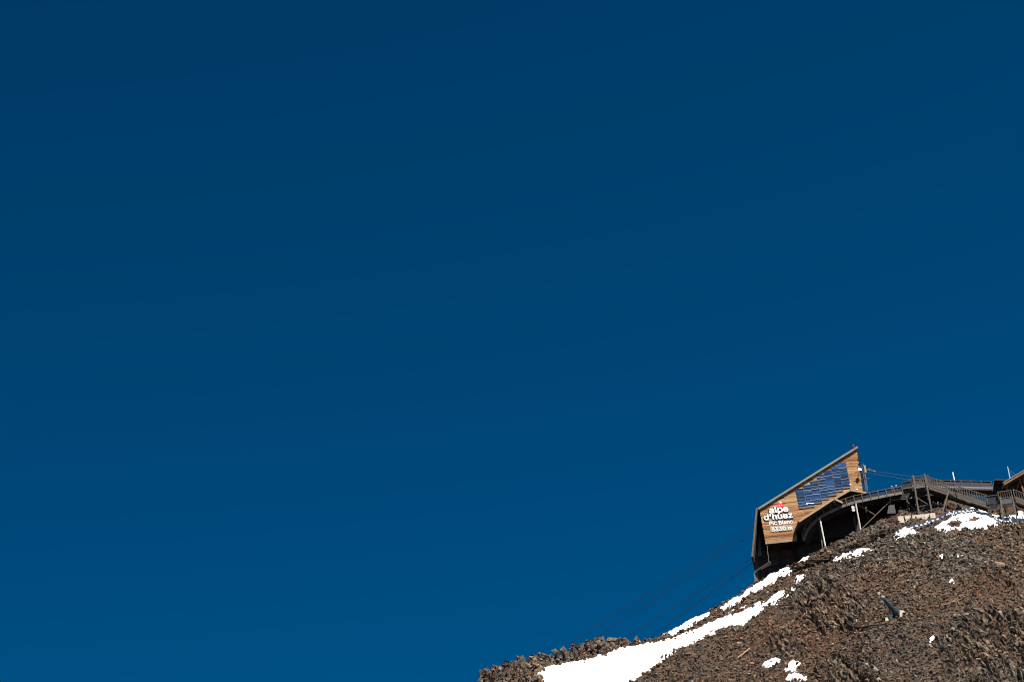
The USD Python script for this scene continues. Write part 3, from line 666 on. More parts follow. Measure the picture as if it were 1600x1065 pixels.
post_to(fb, 'support_post', (1279.5, 815), (1285, 854), 416.2, 415.6, .11, M['timber'])
post_to(fb, 'support_post', (1337, 786.5), (1344.6, 827), 414.0, 414.0, .14, M['steel_white'])
post_to(fb, 'support_post', (1334.5, 806), (1337.5, 829), 416, 416, .10, M['timber'])
post_to(fb, 'support_post', (1391, 774), (1390.7, 788), 414.6, 415.4, .11, M['timber'], .2)
for a, b_, y0, y1 in (((1339, 787), (1366.8, 803.8), 414.2, 415.0), ((1347, 825), (1391, 782), 414.3, 414.8), ((1392, 781), (1427, 778), 415, 415.6)):
    part('brace', MB().bar(at(*a, y0), at(*b_, y1), .12, .14), M['timber'], fb)
f0 = [at(x, y, 414.9 + dy) for x, y, dy in ((1388.5, 788, 0), (1397.5, 787.5, 0), (1399.8, 801, -.3), (1386.5, 802, -.3))]
single('bridge_footing', MB().hull([p for p in f0] + [p + np.array([0, 1.2, 0]) for p in f0]), M['concrete_dark'], 'grey tapered footing block under the right end of the curved footbridge', 'footing')
rs = thing('round_sign', 'pale double disc fixed beside the white post under the curved footbridge', 'sign', at(1333, 799, 414.0))
for (x, y) in ((1332.6, 791.8), (1333.6, 796.2)):
    p = at(x, y, 413.95); part('disc', MB().tube(p, p - FS.n * .06, .27, 14), M['steel_white'], rs)
part('bracket', MB().bar(at(1333.2, 794, 414.05), at(1338.6, 793.6, 414.05), .05, .05), M['steel'], rs)
for lb, p, q, y in (('white globe lamp on the ridge of the right porch roof', (1328.5, 757.3), (1329.6, 766.5), 416.9), ('small white lamp on the right slope of the right porch roof', (1339, 764.6), (1339.6, 768.5), 416.6), ('small white lamp in front of the left porch gable', (1304.3, 782.8), (1305.3, 789), 414.3)):
    lt = thing('lamp', lb, 'lamp', at(*q, y)); part('lamp_post', MB().tube(at(*q, y), at(*p, y), .05, 6), M['steel_white'], lt)
    ic = trimesh.creation.icosphere(2, .17); ic.apply_translation(at(*p, y)); part('lamp_head', ic, M['white_paint'], lt, smooth=True)

# ------------------------------------------------------------------ antenna gear on the right edge of the station
ar = thing('antenna_rack', 'rack of poles and boards standing at the right edge of the station wall', 'antenna', FS.w(*fp(1353, 768), .2))
for a, b_, r_, m_ in (((1346.2, 725.4), (1353.2, 768), .06, 'timber'), ((1348.4, 724), (1351.8, 746), .05, 'steel'), ((1351.2, 738), (1356.0, 767), .055, 'steel'), ((1345.2, 730), (1350.6, 767), .05, 'timber_dark')):
    part('pole', MB().tube(FS.w(*fp(*a, .3), .3), FS.w(*fp(*b_, .3), .3), r_, 7), M[m_], ar)
part('board', MB().bar(FS.w(*fp(1350.8, 726.6, .4), .4), FS.w(*fp(1352.8, 738, .4), .4), .3, .08, FS.n), M['rake_board'], ar)
part('board', MB().bar(FS.w(*fp(1346.6, 740, .1), .1), FS.w(*fp(1349, 756, .1), .1), .26, .08, FS.n), M['timber_dark'], ar)
part('board', MB().bar(FS.w(*fp(1349.5, 741, .2), .2), FS.w(*fp(1353.5, 764, .2), .2), .2, .08, FS.n), M['timber'], ar)
part('aerial', MB().tube(FS.w(*fp(1352, 746.4, .4), .4), FS.w(*fp(1359, 746.2, .4), .4), .025, 5), M['steel'], ar)
for y in (745.2, 747.6): part('cross_arm', MB().tube(FS.w(*fp(1346.5, y, .3), .3), FS.w(*fp(1354, y - .6, .3), .3), .035, 5), M['timber_dark'], ar)
ds = thing('satellite_dish', 'small white dish on the upper right edge of the timber wall', 'dish', FS.w(*fp(1343.4, 733, .8), .8))
c = FS.w(*fp(1343.4, 733, .8), .8); ax = unit(FS.n + np.array([.15, 0, .25])); e1 = unit(np.cross(UP, ax)); e2 = np.cross(ax, e1)
prof = [(.0, 0), (.12, .01), (.22, .04), (.31, .09), (.31, .06), (.2, .0), (.0, -.04)]
th = np.linspace(0, 2 * np.pi, 18, endpoint=False); v = np.concatenate([[c + ax * z + r_ * (math.cos(t) * e1 + math.sin(t) * e2) for t in th] for r_, z in prof])
ff = [[i * 18 + j, i * 18 + (j + 1) % 18, (i + 1) * 18 + (j + 1) % 18, (i + 1) * 18 + j] for i in range(len(prof) - 1) for j in range(18)]
ff = np.array(ff); part('reflector', (v, np.vstack([ff[:, [0, 1, 2]], ff[:, [0, 2, 3]]])), M['white_paint'], ds)
part('arm', MB().tube(c, FS.w(*fp(1343.4, 733), .0), .05, 6), M['steel_dark'], ds)
part('feed', MB().tube(c + ax * .02, c + ax * .35, .02, 5).tube(c + ax * .33, c + ax * .42, .05, 6), M['steel'], ds)
pa = thing('pulley_bracket', 'black bracket with a pulley head jutting right from the antenna rack', 'pulley', FS.w(*fp(1354, 733, .3), .3))
part('arm', MB().bar(FS.w(*fp(1352.5, 733, .3), .3), FS.w(*fp(1362, 735, .3), .3), .16, .22), M['steel_dark'], pa)
part('pulley_head', MB().bar(FS.w(*fp(1360, 734.6, .35), .35), FS.w(*fp(1367.4, 736.4, .35), .35), .3, .26), M['steel_dark'], pa)
p = FS.w(*fp(1358.5, 733.2, .45), .45); part('pulley_wheel', MB().tube(p, p - FS.n * .15, .24, 12), M['steel_dark'], pa)
part('tip_plate', MB().bar(FS.w(*fp(1365.6, 736, .5), .52), FS.w(*fp(1367.6, 736.6, .5), .52), .04, .2), M['steel'], pa)
def wire(p, q, sag, r_=.045, n=24, ext=1.0):
    t = np.linspace(0, ext, n); pts = p + (q - p) * t[:, None]; pts[:, 2] -= sag * 4 * t * (1 - t) if ext <= 1 else 0
    return rods(pts, r_, 6)
for lb, a, b_, y0, y1, sag in (('upper thin cable running from the pulley arm to the stair tower', (1367, 736), (1425, 744), 418.6, 416.5, .0), ('lower thin cable running from the antenna rack to the stair tower', (1354.5, 738), (1425, 750.0), 418.8, 416.2, .02)):
    single('overhead_cable', wire(at(*a, y0), at(*b_, y1), sag  , .028), M['cable'], lb, 'cable')
for lb, a, b_ in (('topmost of the four long cables dropping left from the station', (1181, 819.5), (870, 1017)), ('second highest of the four long cables dropping left from the station', (1181.5, 829.5), (931.7, 996)),
                  ('third highest of the four long cables dropping left from the station', (1178, 869.5), (972, 999)), ('lowest of the four long cables dropping left from the station', (1180, 875.5), (1010, 999))):
    single('haul_cable', wire(at(*a, 418.5), at(*b_, 440), 0, .042 if 'third' in lb or 'top' in lb else .05, ext=1.9), M['cable'], lb, 'cable')

# ------------------------------------------------------------------ timber stair tower and long staircase
YT = 414.0
ts = thing('stair_tower', 'grey timber stair tower with balustraded platform and a long flight down to the right', 'staircase', at(1440, 826, YT))
T = M['timber']; TG = M['timber_grey']
for a, b_, y0, y1, w_, m_ in (((1426.6, 742), (1439.2, 826), YT, 413.4, .24, T), ((1444.6, 740), (1460.5, 823), YT, 413.4, .24, T), ((1427.5, 764), (1434.5, 803), YT + 2.3, YT + 2.3, .2, TG), ((1449.5, 740.5), (1456, 800), YT + .7, YT + 1.4, .18, TG),
                               ((1435.6, 766), (1439.6, 794), YT + 2.3, YT + 2.6, .18, TG), ((1415, 764), (1420.3, 803), YT + 1.8, YT + 2, .2, T), ((1448.5, 763), (1453, 795), YT + 2.2, YT + 2.5, .18, TG)):
    p, q = at(*a, y0), at(*b_, y1); part('leg', MB().bar(p, q + unit(q - p) * .6, w_, w_, (0, 1, 0)), m_, ts)
for a, b_, y0, y1 in (((1433.5, 777.5), (1455, 790.5), YT, YT), ((1436, 791.5), (1454.5, 787), YT + .1, YT + .1), ((1440, 800), (1456, 816), YT - .2, YT - .4), ((1437, 776), (1448, 773), YT + 2.3, YT + 2.2), ((1432, 772), (1450, 800), YT + 2.3, YT + 2.3), ((1418, 783), (1432, 800), YT + 1.9, YT + 2.3), ((1436.5, 805), (1458, 803), YT - .3, YT - .3)):
    part('brace', MB().bar(at(*a, y0), at(*b_, y1), .09, .12), T, ts)
for a in ((1447.6, 764), (1450.3, 780), (1453.6, 790), (1431, 788)):                       # small steel joint plates
    p = at(*a, YT - .14); part('joint_plate', MB().bar(p - UP * .16, p + UP * .16, .14, .03, (0, 1, 0)), M['steel_white'], ts)
p0, p1 = at(1428.5, 760.5, YT), at(1448, 758.5, YT); p1[2] = p0[2] = (p0[2] + p1[2]) / 2
dep = np.array([0, 2.4, 0])
def plate(mb, a, b_, d, th): return mb.add([*(p + UP * z for z in (0, th) for p in (a, b_, b_ + d, a + d))], [[0, 2, 1], [0, 3, 2], [4, 5, 6], [4, 6, 7], [0, 1, 5], [0, 5, 4], [1, 2, 6], [1, 6, 5], [2, 3, 7], [2, 7, 6], [3, 0, 4], [3, 4, 7]])
part('platform', plate(MB(), p0, p1, dep, .14), TG, ts)
part('fascia_board', MB().bar(p0 + UP * .32 - [0, .05, 0], p1 + UP * .32 - [0, .05, 0], .07, .34), M['rake_board'] if False else T, ts)
part('fascia_board', MB().bar(p0 - UP * .08 - [0, .04, 0], p1 - UP * .08 - [0, .04, 0], .06, .34), M['panel_grey'], ts)
railing(ts, [p0 + UP * .55, p1 + UP * .55], 1.2, 2.0, 'balusters', T, T, TG, below=.6)
railing(ts, [p0 + dep + UP * .3, p1 + dep + UP * .3], 1.3, 2.0, 'balusters', TG, TG, M['timber_dark'], below=.3)
# side balcony towards the footbridge
q0, q1 = at(1411.5, 764.5, YT + 1.4), at(1426, 763.0, YT + 1.4); q1[2] = q0[2] = (q0[2] + q1[2]) / 2
part('side_platform', plate(MB(), q0, q1, np.array([0, 1.6, 0]), .14), TG, ts)
part('fascia_board', MB().bar(q0 + UP * .2 - [0, .05, 0], q1 + UP * .2 - [0, .05, 0], .07, .22), T, ts)
railing(ts, [q0 + UP * .3, q1 + UP * .3], 1.0, 1.4, 'boards', M['timber_dark'], TG, M['timber_dark'], below=.3, n_boards=4, gap=.3)
# the flight
s0, s1 = at(1450.5, 757.5, YT), at(1544, 787.0, YT + .5)
wd = np.array([0, 1.5, 0])
for k in range(3):
    z = UP * (-.02 - .29 * k)
    part('stringer_board', MB().bar(s0 + z, s1 + z, .09, .235), T if k != 1 else TG, ts)
    part('stringer_board', MB().bar(s0 + z + wd, s1 + z + wd, .08, .27), M['timber_dark'], ts)
nst = 34
for k in range(nst):
    p = s0 + (s1 - s0) * (k + .5) / nst; part('tread', MB().box(p + [-.17, .05, -.36], p + [.17, 1.46, -.30]), TG, ts)
railing(ts, [s0 + UP * .1, s1 + UP * .1], 1.42, 1.55, 'balusters', T, T, TG, below=.35)
railing(ts, [s0 + UP * .1 + wd, s1 + UP * .1 + wd], 1.42, 1.9, 'balusters', TG, TG, M['timber_dark'], below=.3)
for a, b_, y1, w_ in (((1482.5, 766), (1470, 810), 412.8, .2), ((1483, 765.5), (1520, 780), YT - .2, .1), ((1511, 776), (1510.2, 783.5), YT - .1, .16), ((1499, 777), (1516, 785.5), YT - .15, .09)):
    part('prop', MB().bar(at(*a, YT - .12), at(*b_, y1), w_, w_, (0, 1, 0)), T, ts)

# landing tower at the foot of the flight
lt = thing('landing_tower', 'smaller timber landing with balustrade at the foot of the flight beside the chalet', 'staircase', at(1570, 822, YT))
l0, l1 = at(1543, 789, YT + .4), at(1561, 787.5, YT + .4); l1[2] = l0[2]
part('lower_platform', plate(MB(), l0, l1, np.array([0, 1.8, 0]), .16), TG, lt)
part('fascia_board', MB().bar(l0 + UP * .2 - [0, .05, 0], l1 + UP * .2 - [0, .05, 0], .07, .26), M['timber_dark'], lt)
railing(lt, [l0 + UP * .36, l1 + UP * .36], 1.15, 1.8, 'boards', M['timber_dark'], TG, M['timber_dark'], n_boards=4, gap=.25)
m0, m1 = at(1563, 785.5, YT), at(1583.5, 784.0, YT); m1[2] = m0[2] = (m0[2] + m1[2]) / 2
part('platform', plate(MB(), m0, m1, np.array([0, 2.0, 0]), .15), TG, lt)
part('fascia_board', MB().bar(m0 + UP * .5 - [0, .05, 0], m1 + UP * .5 - [0, .05, 0], .07, .26), T, lt)
part('fascia_board', MB().bar(m0 + UP * .1 - [0, .045, 0], m1 + UP * .1 - [0, .045, 0], .06, .5), M['panel_blue'], lt)
railing(lt, [m0 + UP * .72, m1 + UP * .72], 1.25, 2.1, 'balusters', T, T, M['timber_brown'], below=.7)
for a, b_, y0, y1, m_ in (((1562.8, 776), (1569, 823), YT, 413.2, T), ((1581.5, 775), (1590.5, 817), YT, 413.6, T), ((1559.5, 788), (1564.5, 815), YT + 1.8, YT + 1.6, TG), ((1545.5, 789), (1549, 808), YT + .5, YT + .9, TG), ((1567.5, 786), (1573, 806), YT + 1.9, YT + 2, TG), ((1585, 786), (1589, 800), YT + 1.9, YT + 2, TG)):
    p, q = at(*a, y0), at(*b_, y1); part('leg', MB().bar(p, q + unit(q - p) * .6, .22, .22, (0, 1, 0)), m_, lt)
for a, b_ in (((1562, 793), (1583, 813)), ((1566, 806), (1586, 795)), ((1549, 806), (1566, 818)), ((1600, 799), (1595, 817)), ((1586, 788), (1600, 800))):
    part('brace', MB().bar(at(*a, YT - .2), at(*b_, YT - .5), .1, .12), T, lt)
for a in ((1563.5, 793.5), (1584.5, 788)):
    p = at(*a, YT - .14); part('joint_plate', MB().bar(p - UP * .2, p + UP * .2, .16, .03, (0, 1, 0)), M['steel_white'], lt)
s2, s3 = at(1586, 777.5, YT), at(1650, 800, YT + .4)
for k in range(3):
    part('stringer_board', MB().bar(s2 - UP * .29 * k, s3 - UP * .29 * k, .09, .235), T if k != 1 else TG, lt)
    part('stringer_board', MB().bar(s2 - UP * .29 * k + wd, s3 - UP * .29 * k + wd, .09, .235), M['timber_dark'], lt)
for k in range(22):
    p = s2 + (s3 - s2) * (k + .5) / 22; part('tread', MB().box(p + [-.17, .05, -.36], p + [.17, 1.46, -.30]), TG, lt)
railing(lt, [s2 + UP * .1, s3 + UP * .1], 1.35, 1.6, 'balusters', T, T, TG, below=.35)

# ------------------------------------------------------------------ level footbridge behind the flight
YR = 424.0
r0, r1 = at(1424, 762.0, YR - 5), at(1551, 763.0, YR)
rb = thing('rear_footbridge', 'level timber footbridge behind the long flight leading to the chalet', 'footbridge', at(1500, 764, YR))
r0[2] = at(1486, 763.5, YR - 2)[2]; r1[2] = at(1551, 764.5, YR)[2]
part('deck', plate(MB(), r0 + UP * .1, r1 + UP * .1, np.array([0, 2.6, 0]), .2), M['timber_dark'], rb)
part('fascia_beam', MB().bar(r0 + UP * .25 - [0, .06, 0], r1 + UP * .25 - [0, .06, 0], .1, .26), M['steel'], rb)
part('fascia_beam', MB().bar(r0 - UP * .02 - [0, .04, 0], r1 - UP * .02 - [0, .04, 0], .1, .24), TG, rb)
railing(rb, [r0 + UP * .4, r1 + UP * .4], 1.05, 1.9, 'boards', T, M['timber_brown'], M['mauve_board'], below=.45, n_boards=3, gap=.12)
for t in (.2, .5, .8):
    p = r0 + (r1 - r0) * t + [0, 1, 0]; part('support_post', MB().bar(p - UP * 3, p + UP * .1, .22, .22, (0, 1, 0)), TG, rb)

tz = fr[-1][2] + .05
ta, tb = at(1352, 770, 416.6)[0], at(1478, 770, 417)[0]
te = thing('terrace', 'dark broad terrace deck reaching back from the curved footbridge behind the stair tower', 'terrace', (ta, 417, tz - 4))
part('deck', MB().box((ta, 416.75, tz), (tb, 426, tz + .15)), M['timber_dark'], te)
part('parapet', MB().box((at(1407, 768, 420)[0], 420.5, tz + .16), (tb - 1, 420.6, at(1425, 764, 420.5)[2])), M['timber_dark'], te)
for k in range(7): part('joist', MB().box((ta + .2, 417.2 + k * 1.35, tz - .22), (tb - .2, 417.36 + k * 1.35, tz - .003)), M['timber_dark'], te)
part('edge_beam', MB().box((ta, 416.6, tz - .15), (tb, 416.74, tz + .16)), TG, te)
for x, y in ((ta + 3, 420), (ta + 7, 422), (tb - 3, 423)): part('post', MB().box((x, y, tz - 5), (x + .25, y + .25, tz - .23)), M['timber_dark'], te)

# ------------------------------------------------------------------ chalet at the right border
FC = Frame(at(1567.5, 755, 426), math.radians(3))
def cp(x, y, off=0.0): return FC.px(x, y, off)
ch = thing('chalet', 'dark brown timber chalet with overhanging gable roof at the right border', 'building', FC.w(3, -5, -3))
e0, e1 = cp(1567.2, 754.6), cp(1600, 735.2); ap = e0 + (e1 - e0) * 2.1; er = ap + [ap[0] - e0[0], -(ap[1] - e0[1])]
cr = part('roof', FC.prism(unary_union([strip(e0, ap, .3), strip(ap, er, .3)]), 0, -9), M['roof_dark'], ch)
part('rake_board', FC.prism(strip(e0, ap, .4), .004, .12), M['chalet_trim'], cr); part('rake_board', FC.prism(strip(ap, er, .4), .004, .12), M['chalet_trim'], cr)
part('roof_edge', FC.prism(strip(e0 + [-.08, .1], ap + [0, .1], .14), .01, .2), M['roof_metal'], cr)
wb = cp(1575, 792, -1.6)[1]; wx0 = e0[0] + .7; wx1 = er[0] - .7
WALLC = Polygon([(wx0, wb - 3), (wx1, wb - 3), (wx1, e0[1] + (wx0 - e0[0]) * (ap - e0)[1] / (ap - e0)[0] - .45), (ap[0], ap[1] - .45), (wx0, e0[1] + (wx0 - e0[0]) * (ap - e0)[1] / (ap - e0)[0] - .45)])
cw_ = part('front_wall', FC.prism(WALLC, -1.9, -1.7), M['timber_dark'], ch)
h = wb - 1
while h < ap[1]:
    P = WALLC.intersection(sbox(wx0, h + .015, wx1, h + .285))
    if P.area > .1: part('plank', FC.prism(P, -1.698, -1.698 + pr.uniform(.03, .07)), M['timber_brown'] if pr.random() < .65 else M['timber_dark'], cw_)
    h += .3
for a, b_, w_ in (((1573, 752), (1573.6, 765), .2), ((1592, 746), (1599.5, 768), .24), ((1588.5, 764), (1594, 748), .18), ((1597, 742), (1604, 768), .22)):
    part('timber_brace', MB().bar(FC.w(*cp(*a, -.9), -.9), FC.w(*cp(*b_, -.9), -.9), w_, w_, FC.n), M['orange_timber'], ch)
part('side_wall', FC.prism(sbox(wx0, wb - 3, wx0 + .2, e0[1] + .1), -8.8, -1.91), M['timber_dark'], ch); part('side_wall', FC.prism(sbox(wx1 - .2, wb - 3, wx1, e0[1] + .1), -8.8, -1.91), M['timber_dark'], ch)
part('rear_wall', FC.prism(WALLC, -9, -8.81), M['timber_dark'], ch)
a0, a1 = cp(1553.0, 749.6, -.5), cp(1572, 749.5, -.5); am = cp(1558, 748.2, -.5)
an = part('annex_roof', FC.prism(Polygon([a0, am, a1, a1 - [0, .28], am - [0, .3], a0 - [0, .25]]), -.2, -4), M['timber_dark'], ch)
part('annex_wall', FC.prism(Polygon([a0 + [.25, -.26], am - [0, .31], a1 - [0, .3], cp(1572, 770, -.8), cp(1550.5, 768, -.8)]), -2.2, -3.8), M['timber_dark'], ch)
part('annex_edge', MB().bar(FC.w(*(a0 + [0, -.1]), -.45), FC.w(*cp(1550, 767, -.5), -.45), .14, .2, FC.n), M['timber_brown'], ch)

# ------------------------------------------------------------------ poles, wall, net and small things
mp_ = thing('marker_pole', 'white marker pole rising above the railing of the long flight', 'pole', at(1494, 760, YT))
part('shaft', MB().tube(at(1497.5, 772, YT - .15), at(1491.2, 750, YT - .15), .07, 7), T, mp_); part('white_top', MB().tube(at(1491.2, 750, YT - .15), at(1488.4, 737.4, YT - .15), .1, 8), M['white_paint'], mp_)
ms = thing('mast', 'thin pale mast with stay wires behind the chalet roof', 'mast', at(1579, 752, 429))
part('shaft', MB().tube(at(1579, 752, 429), at(1574.2, 728.4, 429), .11, 8, .07), M['mast_pale'], ms)
for b_ in ((1588.5, 742.5), (1583, 745)): part('stay_wire', MB().tube(at(1575, 732, 429), at(*b_, 430), .025, 5), M['mast_pale'], ms)

g = ground_px(np.array([1412.0, 1455.0]), np.array([817.0, 812.0])); yk = g[:, 1].mean() + .3
cw2 = thing('concrete_wall', 'pale concrete foundation wall with two end piers under the timber tower', 'wall', at(1434, 817, yk))
def slab_px(x0, x1, yt, ybm, y, depth):
    a, b_ = at(x0, ybm, y), at(x1, ybm, y); t_ = at((x0 + x1) / 2, yt, y)[2]; zb = min(a[2], b_[2]) - .5
    return np.array([a[0], y, zb]), np.array([b_[0], y + depth, t_])
lo, hi = slab_px(1405, 1414, 805.5, 818, yk, 1.0); part('pier', MB().box(lo, hi), M['concrete'], cw2)
lo, hi = slab_px(1455, 1463.5, 800.5, 813, yk - .1, 1.1); part('pier', MB().box(lo, hi), M['concrete'], cw2)
xs_ = [1414.2, 1427, 1436, 1446, 1454.8]
for k in range(4):
    for r_ in range(2):
        lo, hi = slab_px(xs_[k] + .1, xs_[k + 1] - .1, 804.6 - k * .9 + r_ * 4.6, 815.5 - k * .9, yk + .25 + .02 * ((k + r_) % 2), .7)
        if r_ == 0: lo[2] = at((xs_[k] + xs_[k + 1]) / 2, 804.6 - k * .9 + 4.2, yk)[2]
        part('concrete_block', MB().box(lo, hi), M['concrete'], cw2)
for x in (1415.5, 1427): lo, hi = slab_px(x - .8, x + .8, 803.5, 819, yk - .05, .15); part('upright', MB().box(lo, hi), M['timber_dark'], cw2)

net_px = [(1424, 831), (1436, 828), (1448, 825), (1458, 820), (1468, 816), (1480, 811.5), (1492, 808), (1505, 805.5), (1518, 804), (1532, 803.3)]
nw = ground_px(np.array(net_px)[:, 0], np.array(net_px)[:, 1]); nw = along(nw, .42); nw[:, 2] = ground_z(nw[:, 0], nw[:, 1], False) + .55; nw[:, 1] -= .15
sn = thing('safety_net', 'navy and white chequered safety net strung across the snow under the flight', 'net', nw[len(nw) // 2])
nr = random.Random(2)
for i in range(len(nw) - 1):
    for k in range(3):
        a, b_ = nw[i].copy(), nw[i + 1].copy(); z0 = .24 * k
        if (i + k) % 2 == 0 or k == 2 and nr.random() < .7: m_ = M['net_navy']
        else: m_ = M['net_white']
        if k == 0 and m_ is M['net_white']: continue
        jig = np.array([0, nr.uniform(-.05, .05), nr.uniform(-.05, .05)])
        part('net_panel', MB().bar(a + UP * (z0 - .1) + jig, b_ + UP * (z0 - .1) + jig, .03, .225), m_, sn)
    if i % 8 == 0: part('net_stake', MB().tube(nw[i] - UP * 1.0, nw[i] + UP * .75, .035, 6), M['net_navy'], sn)
n2 = ground_px(np.array([1549, 1556, 1563.0]), np.array([809, 814, 822.0])); n2 = along(n2, .4); n2[:, 2] = ground_z(n2[:, 0], n2[:, 1], False) + .5
sn2 = thing('safety_net', 'short dark blue net edge dropping down the snow beside the landing tower', 'net', n2[2])
for i in range(len(n2) - 1): part('net_panel', MB().bar(n2[i], n2[i + 1], .04, .3), M['net_navy'] if i % 3 else M['net_white'], sn2)
for lb, a, b_ in (('orange red board lying left of the concrete wall', (1388.5, 815), (1406, 818)), ('orange red board lying right of the concrete wall', (1464, 809), (1476, 807.5))):
    w = ground_px(np.array([a[0], b_[0]]), np.array([a[1], b_[1]])); w[:, 2] = ground_z(w[:, 0], w[:, 1]) + .3; w[:, 1] -= .25
    single('red_board', MB().bar(w[0], w[1], .08, .22), M['red_tape'], lb, 'board')

# ------------------------------------------------------------------ gas exploder tube, hose and beam on the slope
gb = ground_px(np.array([1404.0]), np.array([963.0]))[0]; hd_ = at(1379.5, 933.5, gb[1] - 1.6)
ex = thing('gas_exploder', 'dark green tapered tube with rounded head on a concrete base amid the slope', 'exploder tube', gb)
part('tube', MB().tube(gb + UP * .2, gb + (hd_ - gb) * .5 + UP * .12, .42, 12, .36).tube(gb + (hd_ - gb) * .5 + UP * .12, hd_, .36, 12, .22), M['green_paint'], ex)
ic = trimesh.creation.icosphere(2, .36); ic.apply_translation(hd_); part('head', ic, M['green_grey'], ex, smooth=True)
part('collar', MB().tube(gb + (hd_ - gb) * .16 + UP * .2, gb + (hd_ - gb) * .22 + UP * .2, .52, 12), M['green_paint'], ex)
part('valve_box', MB().bar(gb + [-.2, -.1, .7], gb + [.1, -.1, 1.3], .4, .3, (0, 1, 0)), M['green_paint'], ex)
cbp = gb + np.array([.55, -.2, .1]); cv = np.array([[-.25, -.3, .75], [.3, -.3, .55], [.7, -.3, -.3], [-.45, -.3, -.4]])
part('base_block', MB().hull(np.vstack([cbp + cv, cbp + cv + [0, .9, 0]])), M['concrete'], ex)
ft = ground_px(np.array([1387.0, 1392.5, 1394.0]), np.array([967.0, 968.0, 973.0]))
part('strut', MB().tube(hd_ + [.05, 0, -.2], ft[0] + UP * .1, .035, 6), M['steel_dark'], ex); part('strut', MB().tube(gb + (hd_ - gb) * .7, ft[1] + UP * .1, .045, 6), M['steel_dark'], ex)
part('foot', MB().bar(ft[1] - UP * .3, ft[1] + UP * .8, .45, .4, (0, 1, 0)), M['green_paint'], ex); part('foot', MB().bar(ft[2] - UP * .4, ft[2] + UP * .45, .3, .3, (0, 1, 0)), M['green_paint'], ex)
for k, (x, y) in enumerate(((1385.5, 968.5), (1391.5, 965.5))):
    p = ground_px(np.array([float(x)]), np.array([float(y)]))[0]; part('anchor_block', MB().hull(p + np.array([[-.25, -.3, -.2], [.25, -.3, -.2], [.2, -.3, .3], [-.15, -.3, .35], [-.25, .3, -.2], [.25, .3, -.2], [.2, .3, .3], [-.15, .3, .35]])), M['concrete'], ex)
hp = np.array([(1318, 972), (1326, 978.5), (1336, 983.7), (1350, 984.4), (1366, 981), (1385, 978)], float)
hw = ground_px(hp[:, 0], hp[:, 1]); hw = along(hw, .5); hw[:, 2] = ground_z(hw[:, 0], hw[:, 1], False) + .35; hw[:, 1] -= .35
single('hose', rods(hw, .11, 8), M['black_rubber'], 'black hose lying across the slope below the exploder tube', 'hose')
w = ground_px(np.array([1152.7, 1172.0]), np.array([1030.0, 1017.0])); w[:, 2] = ground_z(w[:, 0], w[:, 1]) + .3; w[:, 1] -= .25
single('wooden_beam', MB().bar(w[0], w[1], .2, .18), M['rake_board'], 'weathered wooden beam lying on the lower slope right of the broad snowfield', 'beam')

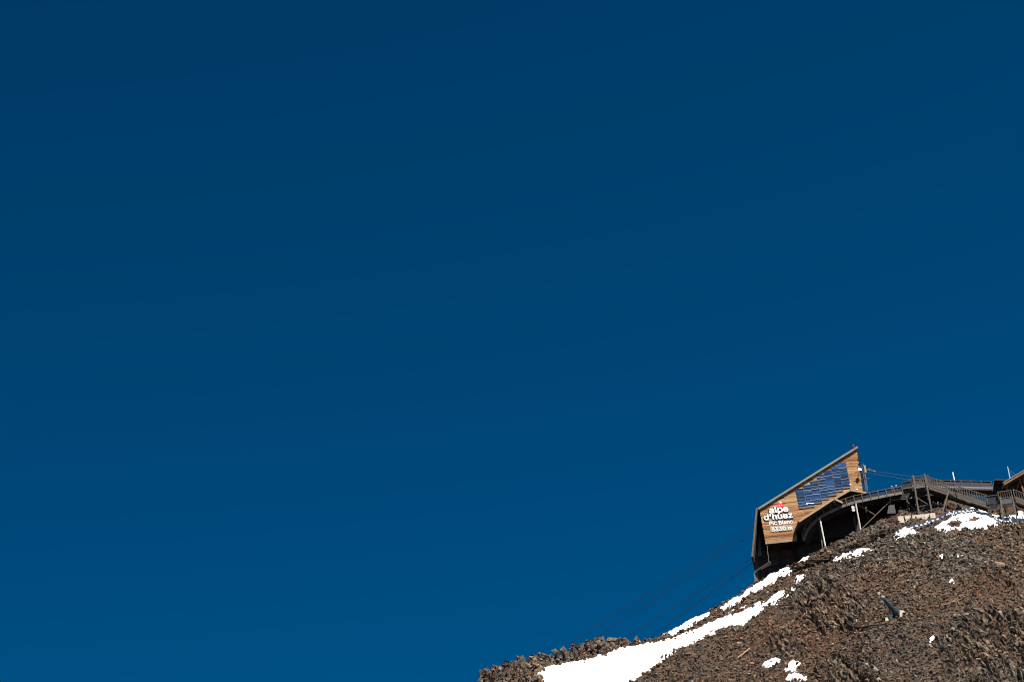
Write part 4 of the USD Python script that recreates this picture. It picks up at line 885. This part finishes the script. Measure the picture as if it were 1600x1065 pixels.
# ------------------------------------------------------------------ people on the bridges
def blob(joints, bones, edge=.035):
    acc = None
    for a, b_ in bones:
        s = []
        for k in (a, b_):
            p, r_ = joints[k]; s.append(manifold3d.Manifold.sphere(r_, 14).translate(tuple(map(float, p))))
        h = manifold3d.Manifold.batch_hull(s); acc = h if acc is None else acc + h
    m = acc.refine_to_length(edge).to_mesh(); t = trimesh.Trimesh(np.array(m.vert_properties[:, :3]), np.array(m.tri_verts), process=True)
    trimesh.smoothing.filter_taubin(t, iterations=6); return t
def person(label, foot, turn, jacket):
    J = {'head': ((0, -.02, 1.60), .105), 'chin': ((0, -.045, 1.53), .07), 'nose': ((0, -.135, 1.585), .014), 'neck': ((0, 0, 1.44), .055), 'chest': ((0, 0, 1.24), .15), 'shl': ((-.18, 0, 1.38), .06), 'shr': ((.18, 0, 1.38), .06), 'waist': ((0, 0, 1.02), .125), 'hipl': ((-.09, 0, .9), .09), 'hipr': ((.09, 0, .9), .09)}
    for s, n in ((-1, 'l'), (1, 'r')):
        J |= {'el' + n: ((s * .27, -.05, 1.12), .045), 'wr' + n: ((s * .20, -.28, 1.08), .032), 'pa' + n: ((s * .18, -.36, 1.08), .035), 'kn' + n: ((s * .10, -.03, .49), .058), 'an' + n: ((s * .10, .02, .09), .042), 'to' + n: ((s * .12, -.16, .045), .035), 'ea' + n: ((s * .105, 0, 1.585), .022)}
        for f in range(4): J |= {f'f{f}a{n}': ((s * .18 + (f - 1.5) * .02, -.40, 1.085), .010), f'f{f}b{n}': ((s * .18 + (f - 1.5) * .02, -.44 - .008 * (f in (1, 2)), 1.05), .009)}
        J |= {'ta' + n: ((s * .14, -.38, 1.07), .011), 'tb' + n: ((s * .125, -.41, 1.05), .010)}
    B = [('head', 'chin'), ('chin', 'neck'), ('head', 'nose'), ('neck', 'chest'), ('chest', 'waist'), ('waist', 'hipl'), ('waist', 'hipr'), ('hipl', 'hipr')]
    for n in 'lr':
        B += [('neck', 'sh' + n), ('sh' + n, 'chest'), ('sh' + n, 'el' + n), ('el' + n, 'wr' + n), ('wr' + n, 'pa' + n), ('hip' + n, 'kn' + n), ('kn' + n, 'an' + n), ('an' + n, 'to' + n), ('head', 'ea' + n), ('pa' + n, 'ta' + n), ('ta' + n, 'tb' + n)]
        for f in range(4): B += [('pa' + n, f'f{f}a{n}'), (f'f{f}a{n}', f'f{f}b{n}')]
    c, s = math.cos(turn), math.sin(turn); R = np.array([[c, -s, 0], [s, c, 0], [0, 0, 1]])
    def put(t): v, f = mesh_arrays(t); return (v @ R.T + foot, f)
    pe = thing('person', label, 'person', foot)
    part('body', put(blob(J, B)), M['skin'], pe, smooth=True)
    G = {k: (p, r_ + .02) for k, (p, r_) in J.items()}
    def cloth(names, name, m_): part(name, put(blob(G, names, .05)), m_, pe, smooth=True)
    jb = [('chest', 'waist'), ('waist', 'hipl'), ('waist', 'hipr'), ('hipl', 'hipr')] + [b_ for n in 'lr' for b_ in (('sh' + n, 'chest'), ('sh' + n, 'el' + n), ('el' + n, 'wr' + n))] + [('shl', 'shr')]
    cloth(jb, 'jacket', jacket); G = {k: (p, r_ + .012) for k, (p, r_) in J.items()}
    cloth([b_ for n in 'lr' for b_ in (('hip' + n, 'kn' + n), ('kn' + n, 'an' + n))], 'trousers', M['trousers'])
    cloth([('anl', 'tol')], 'boot', M['black_rubber']); cloth([('anr', 'tor')], 'boot', M['black_rubber'])
    v = trimesh.creation.icosphere(3, .15); v.apply_scale([.95, 1.1, .95]); v.apply_translation([0, 0, 1.62]); vv = trimesh.intersections.slice_mesh_plane(v, [0, -.25, 1], [0, -.03, 1.60], cap=False)
    part('helmet', put(vv), M['helmet'], pe, smooth=True)
    part('visor', put(MB().hull([(x, y, z) for x in (-.09, .09) for y, z in ((-.11, 1.63), (-.20, 1.62), (-.12, 1.65), (-.16, 1.605))])), M['black_rubber'], pe)
def on_deck(px_, path, back, lift):
    k = np.argmin(abs(path[:, 0] - px_)); p = path[k].copy(); p[1] += back; p[2] += lift; return p
dense = along(fr, .1); dense_px = np.stack(pix(dense), -1)
for lb, x, back, jk, tn in (('person in a red jacket and white helmet, left of the pair behind the footbridge railing', 1397.5, .9, M['jacket_red'], .5), ('person in a red jacket and white helmet, right of the pair beside the dark balcony', 1404.5, .95, M['jacket_red'], -.2)):
    k = np.argmin(abs(dense_px[:, 0] - x)); person(lb, dense[k] + [0, back, .33], tn, jk)
rp = along([r0, r1], .1); k = np.argmin(abs(np.stack(pix(rp), -1)[:, 0] - 1516.8)); person('person in a white helmet behind the railing of the level footbridge', rp[k] + [0, 1.3, .31], .3, M['mauve_board'])
